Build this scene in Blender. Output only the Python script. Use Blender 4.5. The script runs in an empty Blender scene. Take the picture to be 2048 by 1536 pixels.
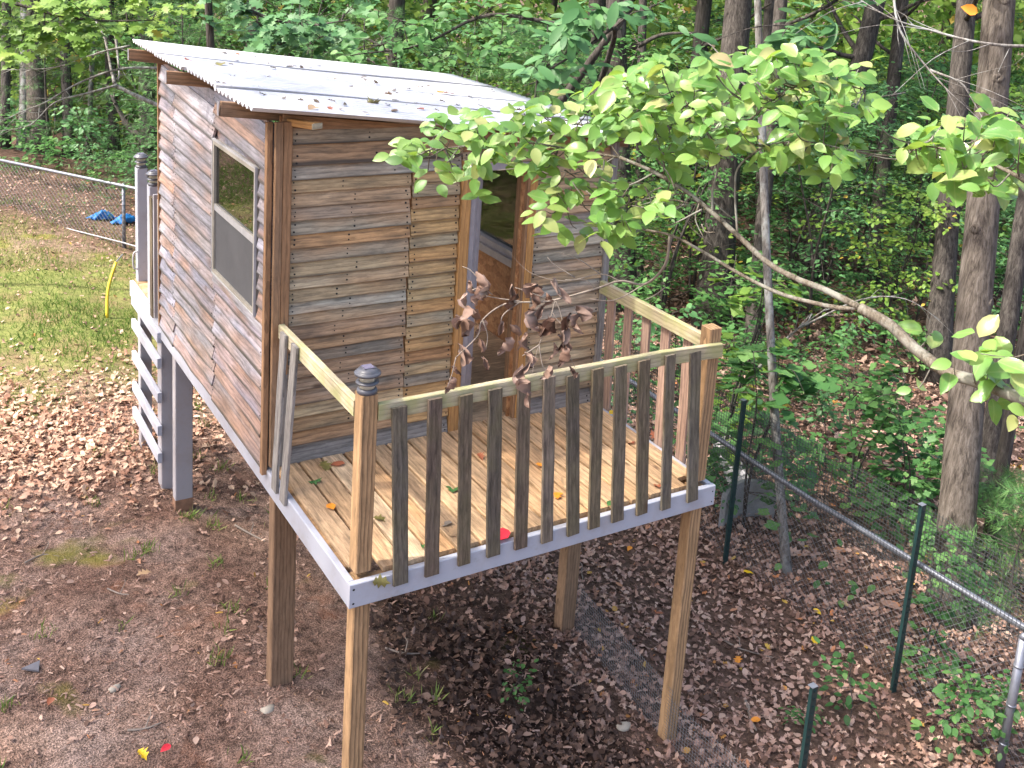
import bpy, bmesh, math, random
import numpy as np
from mathutils import Vector, Matrix, Quaternion

random.seed(7); rng = np.random.default_rng(11)
sc = bpy.context.scene
col = sc.collection

# ------------------------------------------------------------------ camera
CR = Vector((0.85018193, -0.52212286, 0.06766389))
CD = Vector((-0.05588757, -0.21729257, -0.97450527))     # image down
CF = Vector((0.52351433, 0.8247252, -0.2139184))
CC = Vector((-1.98729528, -4.52480527, 3.29847196))
FPX, CX, CY = 2162.04, 1054.08, 335.09
cam = bpy.data.cameras.new('camera'); camo = bpy.data.objects.new('camera', cam); col.objects.link(camo)
cam.sensor_fit = 'HORIZONTAL'; cam.sensor_width = 36.0
cam.lens = FPX / 2048 * 36
cam.shift_x = (1024 - CX) / 2048; cam.shift_y = (CY - 768) / 2048
cam.clip_start = 0.05; cam.clip_end = 600
camo.matrix_world = Matrix(((CR[0], -CD[0], -CF[0], CC[0]), (CR[1], -CD[1], -CF[1], CC[1]), (CR[2], -CD[2], -CF[2], CC[2]), (0, 0, 0, 1)))
sc.camera = camo

# ------------------------------------------------------------------ light
SUN = Vector((-0.58, 0.16, 0.80)).normalized()            # towards the sun
w = bpy.data.worlds.new('World'); sc.world = w; w.use_nodes = True
nt = w.node_tree; bg = nt.nodes['Background']
sky = nt.nodes.new('ShaderNodeTexSky'); sky.sky_type = 'NISHITA'; sky.sun_disc = False
sky.sun_elevation = math.asin(SUN.z); sky.sun_rotation = math.atan2(SUN.x, SUN.y)
sky.air_density = .85; sky.dust_density = 5.0; sky.ozone_density = .7
nt.links.new(sky.outputs[0], bg.inputs[0]); bg.inputs[1].default_value = 0.15
sl = bpy.data.lights.new('sun', 'SUN'); sl.energy = 2.2; sl.angle = math.radians(1.5); sl.color = (1, 0.95, 0.86)
so = bpy.data.objects.new('sun', sl); col.objects.link(so); so.rotation_euler = SUN.to_track_quat('Z', 'Y').to_euler()
so.location = (0, 0, 20)
vs = sc.view_settings; vs.view_transform = 'Standard'; vs.look = 'None'; vs.exposure = 2.0; vs.gamma = 1.0; vs.use_curve_mapping = False
sc.cycles.max_bounces = 5; sc.cycles.diffuse_bounces = 3; sc.cycles.glossy_bounces = 3; sc.cycles.transmission_bounces = 4; sc.cycles.transparent_max_bounces = 8
sc.cycles.caustics_reflective = False; sc.cycles.caustics_refractive = False

def P(u, v, dep):                                          # a point at a distance in front of the viewer
    return CC + dep * (CF + CR * ((u - CX) / FPX) + CD * ((v - CY) / FPX))
def onax(u, v, ax, val):
    q = CF + CR * ((u - CX) / FPX) + CD * ((v - CY) / FPX)
    return CC + q * ((val - CC[ax]) / q[ax])

# ------------------------------------------------------------------ helpers
def smooth01(a, b, x):
    t = np.clip((x - a) / (b - a), 0, 1); return t * t * (3 - 2 * t)
def gz(x, y):
    x = np.asarray(x, float); y = np.asarray(y, float)
    z = -1.47 - .16 * np.clip(x, 0, 3.5) - .05 * np.clip(x - 3.5, 0, 5)
    z = z + .018 * np.sin(x * 2.3 + y * 1.1) + .014 * np.sin(x * -1.7 + y * 2.9 + 1.3) + .01 * np.sin(x * 5.1 + 2) * np.sin(y * 4.3)
    far = smooth01(14, 60, np.hypot(x, y)); z = z + far * (.5 * np.sin(x * .11 + 1) * np.cos(y * .09))
    return z
def ground(u, v):
    q = CF + CR * ((u - CX) / FPX) + CD * ((v - CY) / FPX); t = 5.0
    for i in range(120):
        p = CC + q * t; t += (p.z - float(gz(p.x, p.y))) * .55 / abs(q.z)
    return CC + q * t

WL = {}
def link(o, parent, loc):
    loc = Vector(loc); col.objects.link(o); o.location = loc
    WL[o.name] = Matrix.Translation(loc)
    if parent is not None:
        o.parent = parent; o.matrix_parent_inverse = WL[parent.name].inverted()
    return o
def tag(o, label=None, cat=None, group=None, kind=None):
    if label: o['label'] = label
    if cat: o['category'] = cat
    if group: o['group'] = group
    if kind: o['kind'] = kind
    return o
def empty(name, loc, label, cat, group=None):
    o = bpy.data.objects.new(name, None); o.empty_display_size = .1
    link(o, None, loc); return tag(o, label, cat, group)
def obj(name, me, mat, parent=None, loc=(0, 0, 0), rot=None):
    o = bpy.data.objects.new(name, me); link(o, parent, loc)
    if mat is not None and len(me.materials) == 0:
        for m in (mat if isinstance(mat, (list, tuple)) else [mat]): me.materials.append(m)
    if rot is not None: o.rotation_mode = 'QUATERNION'; o.rotation_quaternion = rot; WL[o.name] = Matrix.LocRotScale(Vector(loc), rot, None)
    return o
def npmesh(name, V, F, attr=None, smooth=False):
    """V (n,3); F (m,k) faces of one size; attr: dict of per-vertex float arrays"""
    V = np.asarray(V, np.float32); F = np.asarray(F, np.int32)
    me = bpy.data.meshes.new(name)
    me.vertices.add(len(V)); me.vertices.foreach_set('co', V.ravel())
    k = F.shape[1]; me.loops.add(F.size); me.loops.foreach_set('vertex_index', F.ravel())
    me.polygons.add(len(F)); me.polygons.foreach_set('loop_start', np.arange(0, F.size, k, dtype=np.int32))
    try: me.polygons.foreach_set('loop_total', np.full(len(F), k, np.int32))
    except Exception: pass
    if attr:
        for an, a in attr.items():
            at = me.attributes.new(an, 'FLOAT', 'POINT'); at.data.foreach_set('value', np.asarray(a, np.float32))
    if smooth: me.polygons.foreach_set('use_smooth', np.ones(len(F), bool))
    me.update(calc_edges=True); return me
def pymesh(name, V, F, smooth=False, mi=None):
    me = bpy.data.meshes.new(name); me.from_pydata([tuple(v) for v in V], [], F); me.update()
    if smooth: me.polygons.foreach_set('use_smooth', [True] * len(me.polygons))
    if mi: me.polygons.foreach_set('material_index', mi)
    return me

def plank_mesh(L, W_, T, seg=3, wob=.0, bow=.0, cham=.0025, nails=None, nail_y=-1, split=0):
    """length on local X, width on local Z, thickness on local Y"""
    V = []; F = []; mi = []
    c = min(cham, T * .3); ph = random.random() * 6
    for i in range(seg + 1):
        x = -L / 2 + L * i / seg
        b = bow * math.sin(math.pi * i / seg)
        zt = W_ / 2 + random.uniform(-wob, wob) + b; zb = -W_ / 2 + random.uniform(-wob, wob) + b
        yo = wob * .6 * math.sin(ph + 2.4 * i)
        ex = random.uniform(-wob, wob) * (1 if i in (0, seg) else .3)
        for (y, z) in ((-T/2 + c, zb), (T/2 - c, zb), (T/2, zb + c), (T/2, zt - c), (T/2 - c, zt), (-T/2 + c, zt), (-T/2, zt - c), (-T/2, zb + c)):
            V.append((x + ex, y + yo, z))
    for i in range(seg):
        for j in range(8):
            a = i * 8 + j; b_ = i * 8 + (j + 1) % 8
            F.append((a, a + 8, b_ + 8, b_)); mi.append(0)
    F.append(tuple(range(8))); mi.append(0)
    F.append(tuple(reversed(range(seg * 8, seg * 8 + 8)))); mi.append(0)
    if nails:
        for (nx, nz) in nails:
            r = random.uniform(.0038, .0068); b0 = len(V); y = nail_y * (T / 2 + .0016)
            for k in range(6):
                V.append((nx + r * 1.15 * math.cos(k * math.pi / 3), y, nz + r * math.sin(k * math.pi / 3)))
            f = [b0 + k for k in range(6)]
            F.append(tuple(f if nail_y < 0 else reversed(f))); mi.append(1)
    return pymesh('plank', V, F, mi=mi)
def plank(name, p0, p1, zdir, W_, T, mat, parent, nails=None, nail_y=-1, **k):
    p0 = Vector(p0); p1 = Vector(p1); X = (p1 - p0); L = X.length; X.normalize()
    Z = Vector(zdir); Z = (Z - X * Z.dot(X)).normalized(); Y = Z.cross(X)
    q = Matrix((X, Y, Z)).transposed().to_quaternion()
    me = plank_mesh(L, W_, T, nails=nails, nail_y=nail_y, **k)
    return obj(name, me, [mat, MT['nail']] if nails else mat, parent, (p0 + p1) / 2, q)

def tube_arrays(pts, rad, n=8, jit=0.0, cap=True):
    pts = [Vector(p) for p in pts]; m = len(pts); V = []; F = []
    t0 = (pts[1] - pts[0]).normalized(); a = t0.orthogonal().normalized()
    for i in range(m):
        t = (pts[min(i + 1, m - 1)] - pts[max(i - 1, 0)]).normalized()
        a = (a - t * a.dot(t)).normalized(); b = t.cross(a)
        for j in range(n):
            th = 2 * math.pi * j / n; r = rad[i] * (1 + (random.uniform(-jit, jit) if jit else 0))
            V.append(pts[i] + a * (r * math.cos(th)) + b * (r * math.sin(th)))
    for i in range(m - 1):
        for j in range(n):
            F.append((i * n + j, i * n + (j + 1) % n, (i + 1) * n + (j + 1) % n, (i + 1) * n + j))
    if cap:
        F.append(tuple(reversed(range(n)))); F.append(tuple(range((m - 1) * n, m * n)))
    return V, F
class MB:
    def __init__(s): s.V = []; s.F = []
    def add(s, V, F, off=Vector((0, 0, 0))):
        b = len(s.V); s.V += [Vector(v) - off for v in V]; s.F += [tuple(i + b for i in f) for f in F]
    def tube(s, pts, rad, n=6, jit=0.0, cap=True):
        if not isinstance(rad, (list, tuple)): rad = [rad] * len(pts)
        s.add(*tube_arrays(pts, rad, n, jit, cap))
    def box(s, lo, hi):
        x0, y0, z0 = lo; x1, y1, z1 = hi
        s.add([(x0,y0,z0),(x1,y0,z0),(x1,y1,z0),(x0,y1,z0),(x0,y0,z1),(x1,y0,z1),(x1,y1,z1),(x0,y1,z1)],
              [(0,3,2,1),(4,5,6,7),(0,1,5,4),(1,2,6,5),(2,3,7,6),(3,0,4,7)])
    def lathe(s, prof, n=24, c=(0, 0, 0)):
        V = []; F = []; m = len(prof)
        for (r, z) in prof:
            for j in range(n):
                th = 2 * math.pi * j / n; V.append((c[0] + r * math.cos(th), c[1] + r * math.sin(th), c[2] + z))
        for i in range(m - 1):
            for j in range(n): F.append((i*n+j, i*n+(j+1) % n, (i+1)*n+(j+1) % n, (i+1)*n+j))
        F.append(tuple(reversed(range(n)))); F.append(tuple(range((m-1)*n, m*n))); s.add(V, F)
    def build(s, name, mat, parent=None, loc=(0, 0, 0), smooth=False):
        loc = Vector(loc)
        me = pymesh(name, [v - loc for v in s.V], s.F, smooth)
        return obj(name, me, mat, parent, loc)
def curve_pts(pts, sub=5):
    """Catmull-Rom through points"""
    pts = [Vector(p) for p in pts]; out = []
    Q = [pts[0] * 2 - pts[1]] + pts + [pts[-1] * 2 - pts[-2]]
    for i in range(1, len(Q) - 2):
        for k in range(sub):
            t = k / sub; a, b, c, d = Q[i-1], Q[i], Q[i+1], Q[i+2]
            out.append(.5 * ((2*b) + (c - a)*t + (2*a - 5*b + 4*c - d)*t*t + (3*b - a - 3*c + d)*t**3))
    out.append(pts[-1]); return out

# ------------------------------------------------------------------ materials
MT = {}
class NB:
    def __init__(s, name):
        s.m = bpy.data.materials.new(name); s.m.use_nodes = True; s.t = s.m.node_tree; s.n = s.t.nodes
        s.p = s.n['Principled BSDF']; s.out = s.n['Material Output']; MT[name] = s.m
    def node(s, ty, **k):
        x = s.n.new(ty)
        for a, b in k.items():
            if a.startswith('i_'): x.inputs[a[2:].replace('_', ' ')].default_value = b
            else: setattr(x, a, b)
        return x
    def l(s, a, b): s.t.links.new(a, b)
    def objco(s, scale, off=True):
        tc = s.node('ShaderNodeTexCoord'); mp = s.node('ShaderNodeMapping'); mp.inputs['Scale'].default_value = scale
        s.l(tc.outputs['Object'], mp.inputs['Vector'])
        if off:
            oi = s.node('ShaderNodeObjectInfo'); mul = s.node('ShaderNodeMath', operation='MULTIPLY'); mul.inputs[1].default_value = 97.0
            s.l(oi.outputs['Random'], mul.inputs[0]); cb = s.node('ShaderNodeCombineXYZ')
            for i in range(3): s.l(mul.outputs[0], cb.inputs[i])
            s.l(cb.outputs[0], mp.inputs['Location'])
        return mp.outputs[0]
    def noise(s, co, scale, detail=4, rough=.55, dist=0.0):
        x = s.node('ShaderNodeTexNoise'); x.inputs['Scale'].default_value = scale; x.inputs['Detail'].default_value = detail
        x.inputs['Roughness'].default_value = rough; x.inputs['Distortion'].default_value = dist
        if co is not None: s.l(co, x.inputs['Vector'])
        return x.outputs['Fac']
    def ramp(s, fac, stops, interp='LINEAR'):
        r = s.node('ShaderNodeValToRGB'); e = r.color_ramp; e.interpolation = interp
        while len(e.elements) < len(stops): e.elements.new(.5)
        for el, (p, c) in zip(e.elements, stops):
            el.position = p; el.color = (*c, 1) if len(c) == 3 else c
        s.l(fac, r.inputs[0]); return r.outputs[0]
    def mix(s, fac, a, b, bt='MIX'):
        x = s.node('ShaderNodeMix', data_type='RGBA', blend_type=bt)
        for i, v in ((0, fac), (6, a), (7, b)):
            if hasattr(v, 'is_linked') or hasattr(v, 'links'): s.l(v, x.inputs[i])
            else: x.inputs[i].default_value = v if i == 0 else ((*v, 1) if len(v) == 3 else v)
        return x.outputs[2]
    def map01(s, v, a, b_):
        x = s.node('ShaderNodeMapRange'); x.inputs[1].default_value = a; x.inputs[2].default_value = b_; s.l(v, x.inputs[0]); return x.outputs[0]
    def bump(s, h, st, dist=.01):
        b = s.node('ShaderNodeBump'); b.inputs['Strength'].default_value = st; b.inputs['Distance'].default_value = dist
        s.l(h, b.inputs['Height']); s.l(b.outputs[0], s.p.inputs['Normal']); return b
    def rough(s, v, spec=.3):
        s.p.inputs['Roughness'].default_value = v; s.p.inputs['Specular IOR Level'].default_value = spec

def g3(v): return (v, v, v)
def wood(name, palette, grain=.55, streak=.5, dark=(.05, .045, .04), blot=.45, rough=.75, knots=True, moss=None, spec=.25, bump=.5, gscale=1.0, ringw=.4, edge=0.0):
    b = NB(name)
    oi = b.node('ShaderNodeObjectInfo')
    base = b.ramp(oi.outputs['Random'], [(i / max(1, len(palette) - 1), c) for i, c in enumerate(palette)])
    co = b.objco((1.3, 6, 9)); co2 = b.objco((1, 1, 1))
    # hue drift along one board
    n0 = b.noise(b.objco((.8, 2, 3)), 2.2, 1, .5)
    base = b.mix(b.ramp(n0, [(.42, g3(0)), (.7, g3(.7))]), base, palette[len(palette) // 2])
    ring = b.node('ShaderNodeTexWave', wave_type='BANDS', bands_direction='Z', wave_profile='SAW')
    ring.inputs['Scale'].default_value = 11 * gscale; ring.inputs['Distortion'].default_value = 4.5; ring.inputs['Detail'].default_value = 2
    ring.inputs['Detail Scale'].default_value = 1.2; b.l(b.objco((.22, 1, 1)), ring.inputs['Vector'])
    c = b.mix(ringw, base, b.ramp(ring.outputs['Fac'], [(0, g3(.22)), (.25, g3(.75)), (.6, g3(1.15))]), 'MULTIPLY')
    n1 = b.noise(co, 5.5, 4, .75, .4)
    c = b.mix(grain, c, b.ramp(n1, [(.32, g3(.35)), (.5, g3(.9)), (.68, g3(1.4))]), 'MULTIPLY')
    n2 = b.noise(b.objco((1, 3, 5)), 2.6, 3, .65, 0)
    c = b.mix(b.ramp(n2, [(.5, g3(0)), (.75, g3(blot))]), c, dark)
    if knots:
        vo = b.node('ShaderNodeTexVoronoi'); vo.inputs['Scale'].default_value = 2.4; b.l(b.objco((.9, 1.6, 2.0)), vo.inputs['Vector'])
        c = b.mix(b.ramp(vo.outputs['Distance'], [(.035, g3(.75)), (.10, g3(0))]), c, (.07, .035, .02))
    st = b.noise(b.objco((.7, 14, 18)), 4, 2, .6)
    c = b.mix(b.ramp(st, [(.62, g3(0)), (.74, g3(streak))]), c, dark)
    if edge:
        tc = b.node('ShaderNodeTexCoord'); sx = b.node('ShaderNodeSeparateXYZ'); b.l(tc.outputs['Object'], sx.inputs[0])
        wob_ = b.node('ShaderNodeMath', operation='MULTIPLY_ADD'); b.l(n2, wob_.inputs[0]); wob_.inputs[1].default_value = .022; b.l(sx.outputs[2], wob_.inputs[2])
        c = b.mix(b.ramp(wob_.outputs[0], [(0, g3(0)), (1, g3(0))]) if False else b.ramp(b.map01(wob_.outputs[0], -.042, -.026), [(0, g3(edge)), (1, g3(0))]), c, dark)
    if moss:
        nm = b.noise(co2, 7, 5, .6); c = b.mix(b.ramp(nm, [(.42, g3(0)), (.62, g3(moss[3]))]), c, moss[:3])
    b.l(c, b.p.inputs['Base Color']); b.rough(rough, spec)
    hh = b.mix(.5, n1, st); b.bump(hh, bump, .004)
    return b.m
wood('wood_front', [(0.194,0.171,0.137), (0.456,0.319,0.165), (0.285,0.251,0.188), (0.513,0.285,0.125), (0.433,0.382,0.285), (0.433,0.251,0.125), (0.239,0.222,0.194), (0.536,0.399,0.217), (0.342,0.319,0.268), (0.365,0.217,0.114)], blot=.7, bump=.35, edge=.85)
wood('wood_front_warm', [(.46,.25,.10), (.40,.30,.165), (.28,.235,.165), (.48,.30,.13), (.36,.20,.095), (.43,.34,.20), (.24,.21,.17)], blot=.55, bump=.35, edge=.85)
wood('wood_left', [(.20,.19,.225), (.28,.25,.25), (.15,.15,.185), (.42,.395,.43), (.25,.25,.32), (.36,.20,.125), (.20,.195,.225), (.36,.33,.35), (.20,.205,.27), (.27,.245,.255)], blot=.6, spec=.55, rough=.45, bump=.4, edge=.9)
wood('wood_trim', [(.26,.145,.075), (.30,.17,.09), (.24,.15,.09)], grain=.5, blot=.2)
wood('wood_jamb', [(.44,.22,.07), (.40,.21,.075), (.46,.25,.10)], grain=.4, blot=.12, streak=.25)
wood('wood_treated', [(.30,.18,.09), (.34,.21,.11), (.28,.165,.085)], grain=.5, blot=.1, streak=.3, knots=True, gscale=1.2, ringw=.75)
wood('wood_leg', [(.25,.155,.09), (.21,.13,.08)], grain=.5, blot=.2, streak=.3, gscale=1.2, ringw=.5)
wood('wood_deck', [(.42,.24,.115), (.54,.36,.205), (.40,.27,.16), (.47,.28,.14), (.54,.40,.26)], grain=.7, blot=.55, dark=(.10,.07,.045), streak=.5, ringw=.34, gscale=.55)
wood('wood_baluster', [(.085,.07,.056), (.16,.125,.095), (.10,.087,.075), (.15,.12,.075), (.12,.085,.065), (.14,.122,.102), (.18,.14,.11)], grain=.85, blot=.5, moss=(.14,.13,.06,.2))
wood('wood_baluster_pink', [(.34,.22,.17), (.38,.26,.20), (.30,.20,.15)], grain=.5, blot=.3)
wood('wood_rail', [(.38,.32,.20), (.42,.36,.25)], grain=.35, blot=.15, moss=(.27,.28,.10,.6), streak=.2)
wood('wood_grey', [(.20,.18,.17), (.25,.23,.21), (.17,.15,.14)], grain=.6, blot=.4)

def paint(name, c, dirt=(.25, .2, .16), amt=.35, rough=.5, green=False):
    b = NB(name); co = b.objco((1, 1, 1)); n = b.noise(co, 5, 6, .65); base = b.mix(b.ramp(n, [(.5, g3(0)), (.8, g3(amt))]), c, dirt)
    n2 = b.noise(b.objco((2, 14, 3)), 6, 5, .7); base = b.mix(b.ramp(n2, [(.58, g3(0)), (.75, g3(amt * .8))]), base, (.22,.22,.15) if green else dirt)
    b.l(base, b.p.inputs['Base Color']); b.rough(rough, .35); b.bump(n2, .15, .003); return b.m
paint('paint_white', (.36, .37, .42), amt=.5, green=True)
paint('paint_leg', (.30, .285, .30), amt=.5)
b = NB('nail'); b.p.inputs['Base Color'].default_value = (.015, .014, .014, 1); b.rough(.8)
# corrugated roof
b = NB('roof_sheet'); co = b.objco((.6, 5, 5)); n = b.noise(co, 3, 5, .6); n2 = b.noise(b.objco((1, 1, 1)), 9, 4, .6)
c = b.mix(b.ramp(n, [(.5, g3(0)), (.8, g3(.45))]), (.50, .50, .52), (.33, .32, .33)); c = b.mix(b.ramp(n2, [(.55, g3(0)), (.75, g3(.5))]), c, (.30, .27, .25))
b.l(c, b.p.inputs['Base Color']); b.rough(.42, .4)
def plain(name, c, rough=.5, metal=0, spec=.4, noise=.25, nscale=12):
    b = NB(name); n = b.noise(b.objco((1, 1, 1)), nscale, 5, .6)
    b.l(b.mix(b.ramp(n, [(.35, g3(0)), (.75, g3(noise * 2))]), c, tuple(x * .45 for x in c)), b.p.inputs['Base Color'])
    b.rough(rough, spec); b.p.inputs['Metallic'].default_value = metal; b.bump(n, .08, .003); return b.m
plain('vinyl_frame', (.42, .41, .42), .4)
plain('vinyl_tan', (.34, .31, .26), .45)
plain('vinyl_grey', (.34, .31, .32), .45)
plain('lamp_plastic', (.085, .085, .10), .38, spec=.5)
plain('solar_cell', (.16, .15, .21), .18, spec=.7, noise=.1)
plain('galvanised', (.22, .23, .27), .42, .55)
plain('wire', (.20, .20, .21), .5, .4)
plain('wire_black', (.06, .065, .065), .6)
plain('post_green', (.012, .035, .035), .45)
plain('tarp_blue', (.02, .15, .42), .4, noise=.2, nscale=20)
plain('guard_yellow', (.58, .42, .03), .4, noise=.1)
plain('concrete', (.30, .29, .28), .9, noise=.35, nscale=8)
plain('stone', (.36, .32, .26), .85, noise=.3, nscale=30)
plain('slate', (.13, .125, .14), .6)
plain('screen', (.085, .085, .09), .7, noise=.1)
plain('mud', (.24, .13, .08), .9, noise=.4, nscale=18)
plain('ceiling_dark', (.12, .08, .05), .9)
plain('twig', (.22, .18, .15), .8, noise=.3, nscale=40)
b = NB('lens'); b.p.inputs['Base Color'].default_value = (.62, .58, .46, 1); b.rough(.25, .5); b.p.inputs['Transmission Weight'].default_value = .35
# OSB
b = NB('osb'); vo = b.node('ShaderNodeTexVoronoi'); vo.inputs['Scale'].default_value = 24; b.l(b.objco((1, .45, 1)), vo.inputs['Vector'])
c = b.mix(.75, b.ramp(vo.outputs['Color'], [(0, (.24,.105,.045)), (.5, (.40,.19,.08)), (1, (.52,.28,.13))]), b.ramp(b.noise(b.objco((1,1,1)), 30, 5, .7), [(.3, g3(.4)), (.7, g3(1.1))]), 'MULTIPLY')
b.l(c, b.p.inputs['Base Color']); b.rough(.75)
# glass
b = NB('glass'); fr = b.node('ShaderNodeFresnel'); fr.inputs[0].default_value = 3.0
tr = b.node('ShaderNodeBsdfTransparent'); tr.inputs[0].default_value = (.75, .8, .78, 1); gl = b.node('ShaderNodeBsdfGlossy'); gl.inputs['Roughness'].default_value = .015; gl.inputs['Color'].default_value = (.95, .97, .95, 1)
mx = b.node('ShaderNodeMixShader'); b.l(fr.outputs[0], mx.inputs[0]); b.l(tr.outputs[0], mx.inputs[1]); b.l(gl.outputs[0], mx.inputs[2]); b.l(mx.outputs[0], b.out.inputs[0])
b = NB('glass_clear'); fr = b.node('ShaderNodeFresnel'); fr.inputs[0].default_value = 1.5
tr = b.node('ShaderNodeBsdfTransparent'); tr.inputs[0].default_value = (.82, .87, .85, 1); gl = b.node('ShaderNodeBsdfGlossy'); gl.inputs['Roughness'].default_value = .02
mx = b.node('ShaderNodeMixShader'); b.l(fr.outputs[0], mx.inputs[0]); b.l(tr.outputs[0], mx.inputs[1]); b.l(gl.outputs[0], mx.inputs[2]); b.l(mx.outputs[0], b.out.inputs[0])
# bark
def bark(name, c1, c2, sc_=1.0, lichen=None, bstr=.9):
    b = NB(name); co = b.objco((1, 1, .16)); n = b.noise(co, 26 * sc_, 6, .65, .4)
    n2 = b.noise(b.objco((1, 1, .07)), 46 * sc_, 4, .7, .8); h = b.mix(.55, n, n2)
    c = b.ramp(h, [(.36, tuple(x * .3 for x in c1)), (.48, c1), (.62, c2)])
    if lichen:
        nl = b.noise(b.objco((1, 1, .6)), 9, 5, .65); c = b.mix(b.ramp(nl, [(.48, g3(0)), (.6, g3(.85))]), c, lichen)
    b.l(c, b.p.inputs['Base Color']); b.rough(.9, .15); b.bump(h, bstr, .02); return b.m
bark('bark_oak', (.085, .07, .058), (.155, .132, .113))
bark('bark_dark', (.05, .043, .038), (.105, .092, .082))
bark('bark_pale', (.13, .117, .105), (.22, .205, .19), 1.6, (.28, .285, .27), .3)
bark('bark_dogwood', (.115, .095, .072), (.18, .155, .125), 2.5, (.23, .225, .195), .5)
# leaves
def leafmat(name, stops, trans=.35, rough=.5, spec=.35, attr=True, tcol=None, veins=False):
    b = NB(name)
    if attr: a = b.node('ShaderNodeAttribute', attribute_name='rnd').outputs['Fac']
    else: a = b.node('ShaderNodeObjectInfo').outputs['Random']
    c = b.ramp(a, stops)
    if veins:
        # side veins curving to the tip, a paler midrib, blotchy yellowing
        tc = b.node('ShaderNodeTexCoord'); sx = b.node('ShaderNodeSeparateXYZ'); b.l(tc.outputs['Object'], sx.inputs[0])
        ab = b.node('ShaderNodeMath', operation='ABSOLUTE'); b.l(sx.outputs[0], ab.inputs[0])
        m1 = b.node('ShaderNodeMath', operation='MULTIPLY'); m1.inputs[1].default_value = 1.5; b.l(ab.outputs[0], m1.inputs[0])
        sb = b.node('ShaderNodeMath', operation='SUBTRACT'); b.l(sx.outputs[1], sb.inputs[0]); b.l(m1.outputs[0], sb.inputs[1])
        m2 = b.node('ShaderNodeMath', operation='MULTIPLY'); m2.inputs[1].default_value = 480; b.l(sb.outputs[0], m2.inputs[0])
        sn = b.node('ShaderNodeMath', operation='SINE'); b.l(m2.outputs[0], sn.inputs[0])
        rib = b.ramp(ab.outputs[0], [(0, g3(1)), (.0022, g3(0))])
        n = b.noise(b.objco((1, 1, 1)), 26, 4, .6)
        c = b.mix(b.ramp(n, [(.55, g3(0)), (.75, g3(.5))]), c, (.36, .33, .10))
        c = b.mix(b.ramp(rib, [(0, g3(0)), (1, g3(.5))]), c, (.35, .42, .17))
        b.bump(sn.outputs[0], .07, .002)
    b.l(c, b.p.inputs['Base Color']); b.rough(rough, spec)
    t = b.node('ShaderNodeBsdfTranslucent')
    b.l(b.mix(.7, c, tcol, 'MIX') if tcol else c, t.inputs[0])
    mx = b.node('ShaderNodeMixShader'); mx.inputs[0].default_value = trans
    b.l(b.p.outputs[0], mx.inputs[1]); b.l(t.outputs[0], mx.inputs[2]); b.l(mx.outputs[0], b.out.inputs[0]); return b.m
GR = [(0, (.05,.135,.04)), (.35, (.075,.195,.055)), (.7, (.115,.255,.075)), (1, (.18,.33,.10))]
leafmat('leaf_green', GR, .5)
leafmat('leaf_blue', [(0, (.045,.12,.045)), (.5, (.075,.185,.065)), (1, (.12,.25,.09))], .35)
leafmat('leaf_yellowgreen', [(0, (.10,.20,.03)), (.5, (.17,.29,.05)), (.97, (.25,.35,.06)), (1, (.42,.30,.05))], .45)
leafmat('leaf_pine', [(0, (.05,.12,.035)), (.6, (.08,.19,.055)), (1, (.13,.25,.07))], .2)
leafmat('leaf_dogwood', [(0, (.10,.23,.055)), (.25, (.16,.31,.075)), (.5, (.12,.26,.06)), (.75, (.22,.36,.09)), (.92, (.31,.37,.13)), (.97, (.42,.34,.18)), (1, (.40,.27,.16))], .42, .30, .6, attr=False, tcol=(.34,.48,.05), veins=True)
leafmat('leaf_dogwood_mass', [(0, (.10,.23,.055)), (.5, (.15,.29,.065)), (.88, (.23,.36,.09)), (1, (.38,.35,.15))], .42, .4, .5, tcol=(.34,.48,.05))
leafmat('leaf_dead', [(0, (.10,.056,.04)), (.25, (.21,.12,.088)), (.5, (.31,.19,.145)), (.75, (.42,.275,.215)), (.96, (.44,.31,.24)), (.99, (.42,.16,.06)), (1, (.50,.33,.07))], .12, .7, .25)
leafmat('leaf_shaded', [(0, (.035,.02,.015)), (.6, (.085,.05,.036)), (.9, (.16,.10,.075)), (1, (.28,.19,.15))], .08, .75, .25)  # litter colours darkened to stand in for the deck's shade
leafmat('leaf_pile', [(0, (.25,.125,.08)), (.35, (.37,.21,.14)), (.7, (.48,.31,.22)), (1, (.56,.41,.29))], .15, .65, .3)
leafmat('leaf_dry', [(0, (.12,.065,.045)), (.5, (.20,.125,.095)), (1, (.29,.205,.17))], .15, .55, .4, attr=False)
leafmat('leaf_roof', [(0, (.10,.085,.06)), (.4, (.17,.11,.07)), (.7, (.20,.18,.10)), (1, (.30,.13,.06))], .1, .7, .2, attr=False)
leafmat('grass_blade', [(0, (.10,.17,.035)), (.45, (.16,.235,.05)), (.8, (.25,.28,.08)), (1, (.38,.32,.15))], .3, .6, .2)
for nm, c in dict(leaf_red=(.62,.03,.05), leaf_yellow=(.72,.48,.02), leaf_orange=(.70,.26,.03), leaf_oakgreen=(.06,.16,.045), leaf_olive=(.22,.19,.06), leaf_rust=(.36,.12,.06), leaf_grey=(.22,.19,.16), leaf_tan=(.45,.30,.17)).items():
    leafmat(nm, [(0, c), (1, tuple(x * .85 for x in c))], .15, .5, .35, attr=False)

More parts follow.
